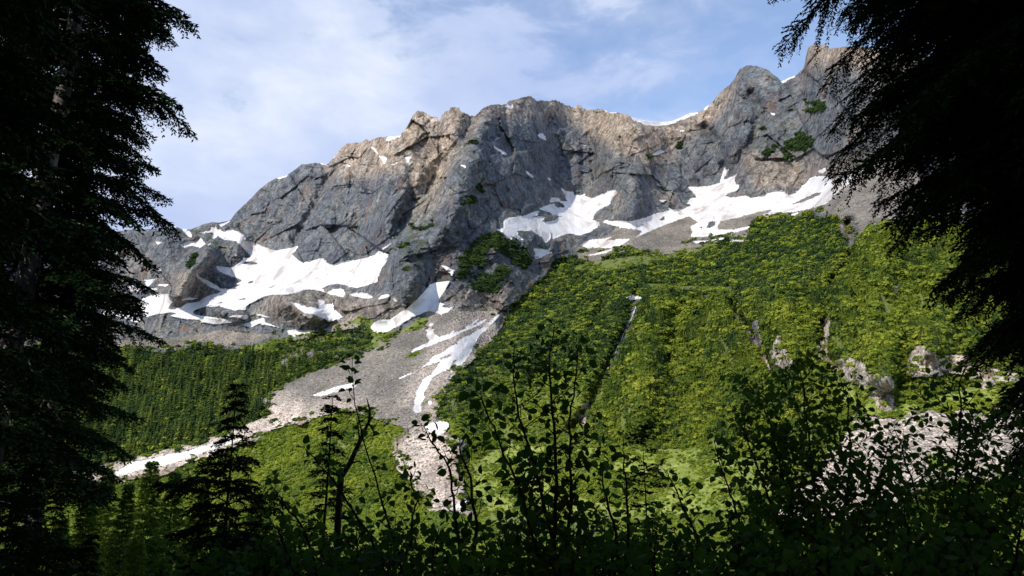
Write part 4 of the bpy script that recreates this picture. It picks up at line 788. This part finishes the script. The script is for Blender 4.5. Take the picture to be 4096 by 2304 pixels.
# ------------------------------------------------------------------ broad-leaved shrubs
LP = np.array([(0, 0, 0), (.33, 0, -.02), (.67, 0, -.01), (1.0, 0, -.10), (.16, .27, .05), (.45, .39, .09), (.78, .23, .03), (.16, -.27, .05), (.45, -.39, .09), (.78, -.23, .03)])
LT = np.array([(0, 1, 4), (4, 1, 5), (1, 2, 5), (5, 2, 6), (2, 3, 6), (0, 7, 1), (7, 8, 1), (1, 8, 2), (8, 9, 2), (2, 9, 3)])
def shrub(label, group, d, leaders, leaf=.065, tw=.30, tsp=.075, lsp=.05, seed=0, top=1.0, thick=.012, up=.75, name='leafy_shrub'):
    """leaders: bearings of each stem from low to tip; the stems are carried down to one foot on the bank"""
    r = np.random.RandomState(seed); V, F = [], []; tsp *= .68; lsp *= .78; leaf *= .88
    f0 = at(leaders[0][0][0], leaders[0][0][1], d); g = np.array((f0[0], f0[1], float(ground_z(f0[0], f0[1])) - .03))
    LPos, LDir = [], []
    def leaves_on(pts, step, start=0.0):
        seg = np.linalg.norm(np.diff(pts, axis=0), axis=1); tot = seg.sum(); cum = np.concatenate([[0], np.cumsum(seg)])
        s_ = np.arange(start * tot, tot, step) + r.rand() * step * .5; s_ = np.append(s_[s_ < tot], tot)
        for q, ss in enumerate(s_):
            c = np.array([np.interp(ss, cum, pts[:, a]) for a in range(3)]); tg = unit(np.array([np.interp(min(ss + .02, tot), cum, pts[:, a]) for a in range(3)]) - np.array([np.interp(max(ss - .02, 0), cum, pts[:, a]) for a in range(3)]))
            sd = unit(np.cross(tg, r.normal(0, .5, 3) + (0, -1, .3))) * (1 if q % 2 else -1)
            LPos.append(c); LDir.append(tg * r.uniform(.2, .8) + sd * r.uniform(.6, 1) + np.array((0, 0, r.uniform(-.75, .25))))
    for li, ld in enumerate(leaders):
        pp = fl(ld, d); dj = np.linspace(0, r.uniform(-.25, .25), len(pp)); pp[:, 1] += dj * (1 if len(leaders) > 1 else .3)
        n_ = 22; k = np.linspace(0, len(pp) - 1, n_); P_ = np.stack([np.interp(k, np.arange(len(pp)), pp[:, a]) for a in range(3)], -1)
        P_ += np.cumsum(r.normal(0, .0045, (n_, 3)), 0)
        P_ = np.concatenate([[g, g * .5 + P_[0] * .5], P_]); th = thick * r.uniform(.8, 1.1)
        tube(V, F, P_, np.linspace(th, th * .16, len(P_)), 6)
        seg = np.linalg.norm(np.diff(P_, axis=0), axis=1); cum = np.concatenate([[0], np.cumsum(seg)]); tot = cum[-1]
        leaves_on(P_[-6:], lsp * .9)
        n_t = int(tot / tsp)
        for t_ in range(n_t):
            ss = (t_ + r.rand() * .6) * tsp
            if ss < tot * .12 or ss > tot * .97: continue
            c = np.array([np.interp(ss, cum, P_[:, a]) for a in range(3)]); q = ss / tot
            ll = tw * r.uniform(.5, 1.15) * (0.35 + .65 * min(1, (1 - q) * 2.6)) * top ** q
            a = t_ * 2.4 + r.normal(0, .4); dr = unit(np.array((math.cos(a), math.sin(a) * .8, up * r.uniform(.6, 1.4))))
            m_ = 6; tt2 = np.linspace(0, 1, m_)[:, None]
            pts = c + dr * ll * tt2 + np.array((0, 0, .18)) * ll * tt2 ** 2 + np.cumsum(r.normal(0, .006, (m_, 3)), 0)
            tube(V, F, pts, np.linspace(max(th * .28, .0022), .0011, m_), 4); leaves_on(pts, lsp, .12)
            if ll > .22:
                for b_ in range(2):
                    k0 = r.randint(2, 5); d2 = unit(dr + r.normal(0, .6, 3)); p2 = pts[k0] + d2 * ll * .45 * np.linspace(0, 1, 4)[:, None]
                    tube(V, F, p2, np.linspace(.0018, .001, 4), 4); leaves_on(p2, lsp, .2)
    LPos = np.array(LPos); LDir = unit(np.array(LDir)); n_ = len(LPos)
    sz = leaf * r.uniform(.75, 1.35, n_); nn = unit(r.normal(0, .55, (n_, 3)) + (0, -.45, .65)); sd = unit(np.cross(nn, LDir)); nn = np.cross(LDir, sd)
    base_ = LPos + LDir * (leaf * .25); wsc = r.uniform(.75, 1.1, n_)
    Q = base_[:, None] + sz[:, None, None] * (LP[None, :, 0:1] * LDir[:, None] + LP[None, :, 1:2] * sd[:, None] * wsc[:, None, None] + LP[None, :, 2:3] * nn[:, None] * r.uniform(.2, 2.4, n_)[:, None, None])
    e = empty(name, g); tag(e, label, 'shrub', group)
    Vs = np.array(V) - g
    part('stems', np_mesh('shrub_stems', Vs, F, 4, M['twig'], True), e)
    fo = (np.arange(n_)[:, None, None] * 10 + LT[None]).reshape(-1, 3)
    part('foliage', np_mesh('shrub_foliage', (Q - g).reshape(-1, 3), fo, 3, M['leaf'], True), e)
    return e
GF = 'leafy shrubs along the bank'
shrub('tallest leafy shrub with two upright leaders in the middle of the view', GF, 3.7, [[(1400, 1449), (1398, 1250), (1395, 1050), (1385, 900), (1392, 822)], [(1410, 1449), (1440, 1250), (1430, 1080), (1445, 950), (1440, 850)], [(1400, 1400), (1360, 1200), (1310, 1050), (1290, 930), (1300, 850)]], .048, .31, .066, .050, 1, up=.6)
shrub('open leafy branch leaning left from the tallest shrub', GF, 3.6, [[(1370, 1449), (1330, 1250), (1270, 1100), (1235, 1010), (1195, 955)]], 0.060, .20, .085, 0.047, 2)
shrub('slender leafy stem standing against the grey scree', GF, 4.6, [[(1015, 1449), (985, 1330), (950, 1220), (915, 1080), (895, 960), (893, 888)]], 0.050, .19, .10, 0.051, 3, .8)
shrub('low arching shrub with round leaves in front of the boulder fan', GF, 3.9, [[(1160, 1449), (1140, 1300), (1120, 1180), (1060, 1100), (1030, 1055)], [(1180, 1449), (1190, 1330), (1180, 1200), (1150, 1110), (1168, 1065)]], 0.052, .20, .085, 0.047, 4)
shrub('leafy shrub with arching sprays below the slender stem', GF, 4.2, [[(960, 1449), (930, 1340), (850, 1230), (790, 1160), (765, 1130)], [(1010, 1449), (1030, 1330), (1040, 1250), (1010, 1140)]], 0.052, .22, .085, 0.047, 5)
shrub('thin upright shrub with one bare topped stem', GF, 4.4, [[(1570, 1449), (1575, 1300), (1560, 1180), (1566, 1095)], [(1560, 1449), (1530, 1320), (1500, 1220), (1490, 1165)]], 0.057, .17, .10, 0.051, 6, .8)
shrub('leafy shrub leaning left before the big right hand shrub', GF, 4.8, [[(1850, 1449), (1840, 1300), (1800, 1190), (1765, 1110)], [(1800, 1449), (1750, 1320), (1720, 1230), (1690, 1180)]], .056, .24, .075, .05, 7)
shrub('largest many stemmed shrub in front of the pale boulder field', GF, 5.2, [[(2060, 1449), (2060, 1250), (2050, 1080), (2040, 950), (2030, 868)], [(2030, 1449), (1990, 1250), (1950, 1100), (1920, 1000), (1880, 945)], [(2090, 1449), (2120, 1280), (2140, 1130), (2130, 1010), (2110, 930)], [(2000, 1449), (1950, 1300), (1900, 1180), (1860, 1100), (1870, 1010)], [(2120, 1449), (2190, 1300), (2230, 1200), (2240, 1110)]], .050, .46, .050, .040, 8, up=.6)
shrub('spreading shrub under the hemlock boughs on the right', GF, 5.6, [[(2400, 1449), (2400, 1250), (2400, 1100), (2385, 980), (2395, 905)], [(2420, 1449), (2450, 1260), (2480, 1130), (2470, 1020)], [(2370, 1449), (2330, 1290), (2310, 1150), (2290, 1050)], [(2440, 1449), (2520, 1280), (2560, 1130), (2540, 1030)]], .050, .44, .052, .040, 9, up=.6)
shrub('medium shrub between the two large right hand shrubs', GF, 5.0, [[(2250, 1449), (2240, 1350), (2230, 1250), (2240, 1190)], [(2290, 1449), (2310, 1330), (2320, 1240)]], .052, .28, .065, .045, 10)
shrub('dark bushy shrub at the lower right corner', GF, 4.6, [[(2540, 1449), (2540, 1320), (2560, 1190)], [(2480, 1449), (2470, 1340), (2460, 1250)]], .056, .30, .06, .045, 11)
shrub('leafy spray left of the forked snag', GF, 4.4, [[(800, 1449), (770, 1340), (720, 1240), (690, 1185)], [(740, 1449), (700, 1350), (660, 1290)]], 0.050, .22, .08, 0.047, 12)
low = [(1250, 1300, 4.3), (1330, 1250, 5.2), (1480, 1290, 4.6), (1640, 1270, 5.0), (1720, 1320, 4.4), (1860, 1300, 4.6), (1960, 1330, 4.2), (2160, 1300, 4.5), (2340, 1320, 4.2), (1090, 1330, 4.4), (900, 1330, 4.7), (830, 1380, 4.1), (660, 1390, 4.6), (560, 1400, 5.0), (1550, 1370, 3.8), (2050, 1380, 3.9), (1180, 1390, 3.7), (1420, 1370, 3.7), (1780, 1390, 3.8), (2240, 1400, 3.9), (970, 1400, 3.8), (2450, 1390, 4.0), (450, 1410, 5.0), (730, 1340, 5.6), (1010, 1290, 5.6), (1600, 1330, 6.0), (1900, 1260, 6.2)]
rl = random.Random(5)
rl2 = random.Random(9)
low += [(rl2.uniform(330, 2576), rl2.uniform(1335, 1400), rl2.uniform(4.4, 8.0)) for _ in range(22)]
LM = [(500, 'the young firs'), (603, 'the spire tipped small hemlock'), (760, 'the forked snag'), (900, 'the slender leafy stem'), (1110, 'the arching round leaved shrub'), (1240, 'the branch leaning left'), (1400, 'the tallest leafy shrub'), (1566, 'the bare topped thin shrub'), (1700, 'the wispy sapling'), (1820, 'the left leaning shrub'), (2050, 'the largest many stemmed shrub'), (2240, 'the medium shrub'), (2400, 'the spreading shrub'), (2540, 'the lower right corner')]
slots = {}
for fx, fy, d in low:
    lm = min(LM, key=lambda q: abs(q[0] - fx)); slots.setdefault((lm[1], fx < lm[0]), []).append(d)
for i, (fx, fy, d) in enumerate(low):
    j1, j2 = rl.uniform(-60, 60), rl.uniform(-60, 60)
    lm = min(LM, key=lambda q: abs(q[0] - fx)); sl = sorted(slots[(lm[1], fx < lm[0])]); k_ = sl.index(d)
    od = '' if len(sl) == 1 else ['nearest ', 'second nearest ', 'third nearest ', 'fourth nearest ', 'fifth nearest '][min(k_, 4)] if k_ < len(sl) - 1 else 'farthest '
    shrub(od + 'low dark shrub at the bottom, just ' + ('left' if fx < lm[0] else 'right') + ' of ' + lm[1], 'low thicket along the bottom', d, [[(fx + j1 * .3, 1500), (fx + j1 * .2, (fy + 1500) / 2), (fx, fy)], [(fx + 20, 1500), (fx + j2 * .6, (fy + 1520) / 2), (fx + j2, fy + 20)], [(fx - 20, 1500), (fx - j2 * .8, (fy + 1540) / 2), (fx - j2 * 1.2, fy + 40)]], .056 if d < 5 else .05, .30, .070, .05, 40 + i, name='low_shrub')
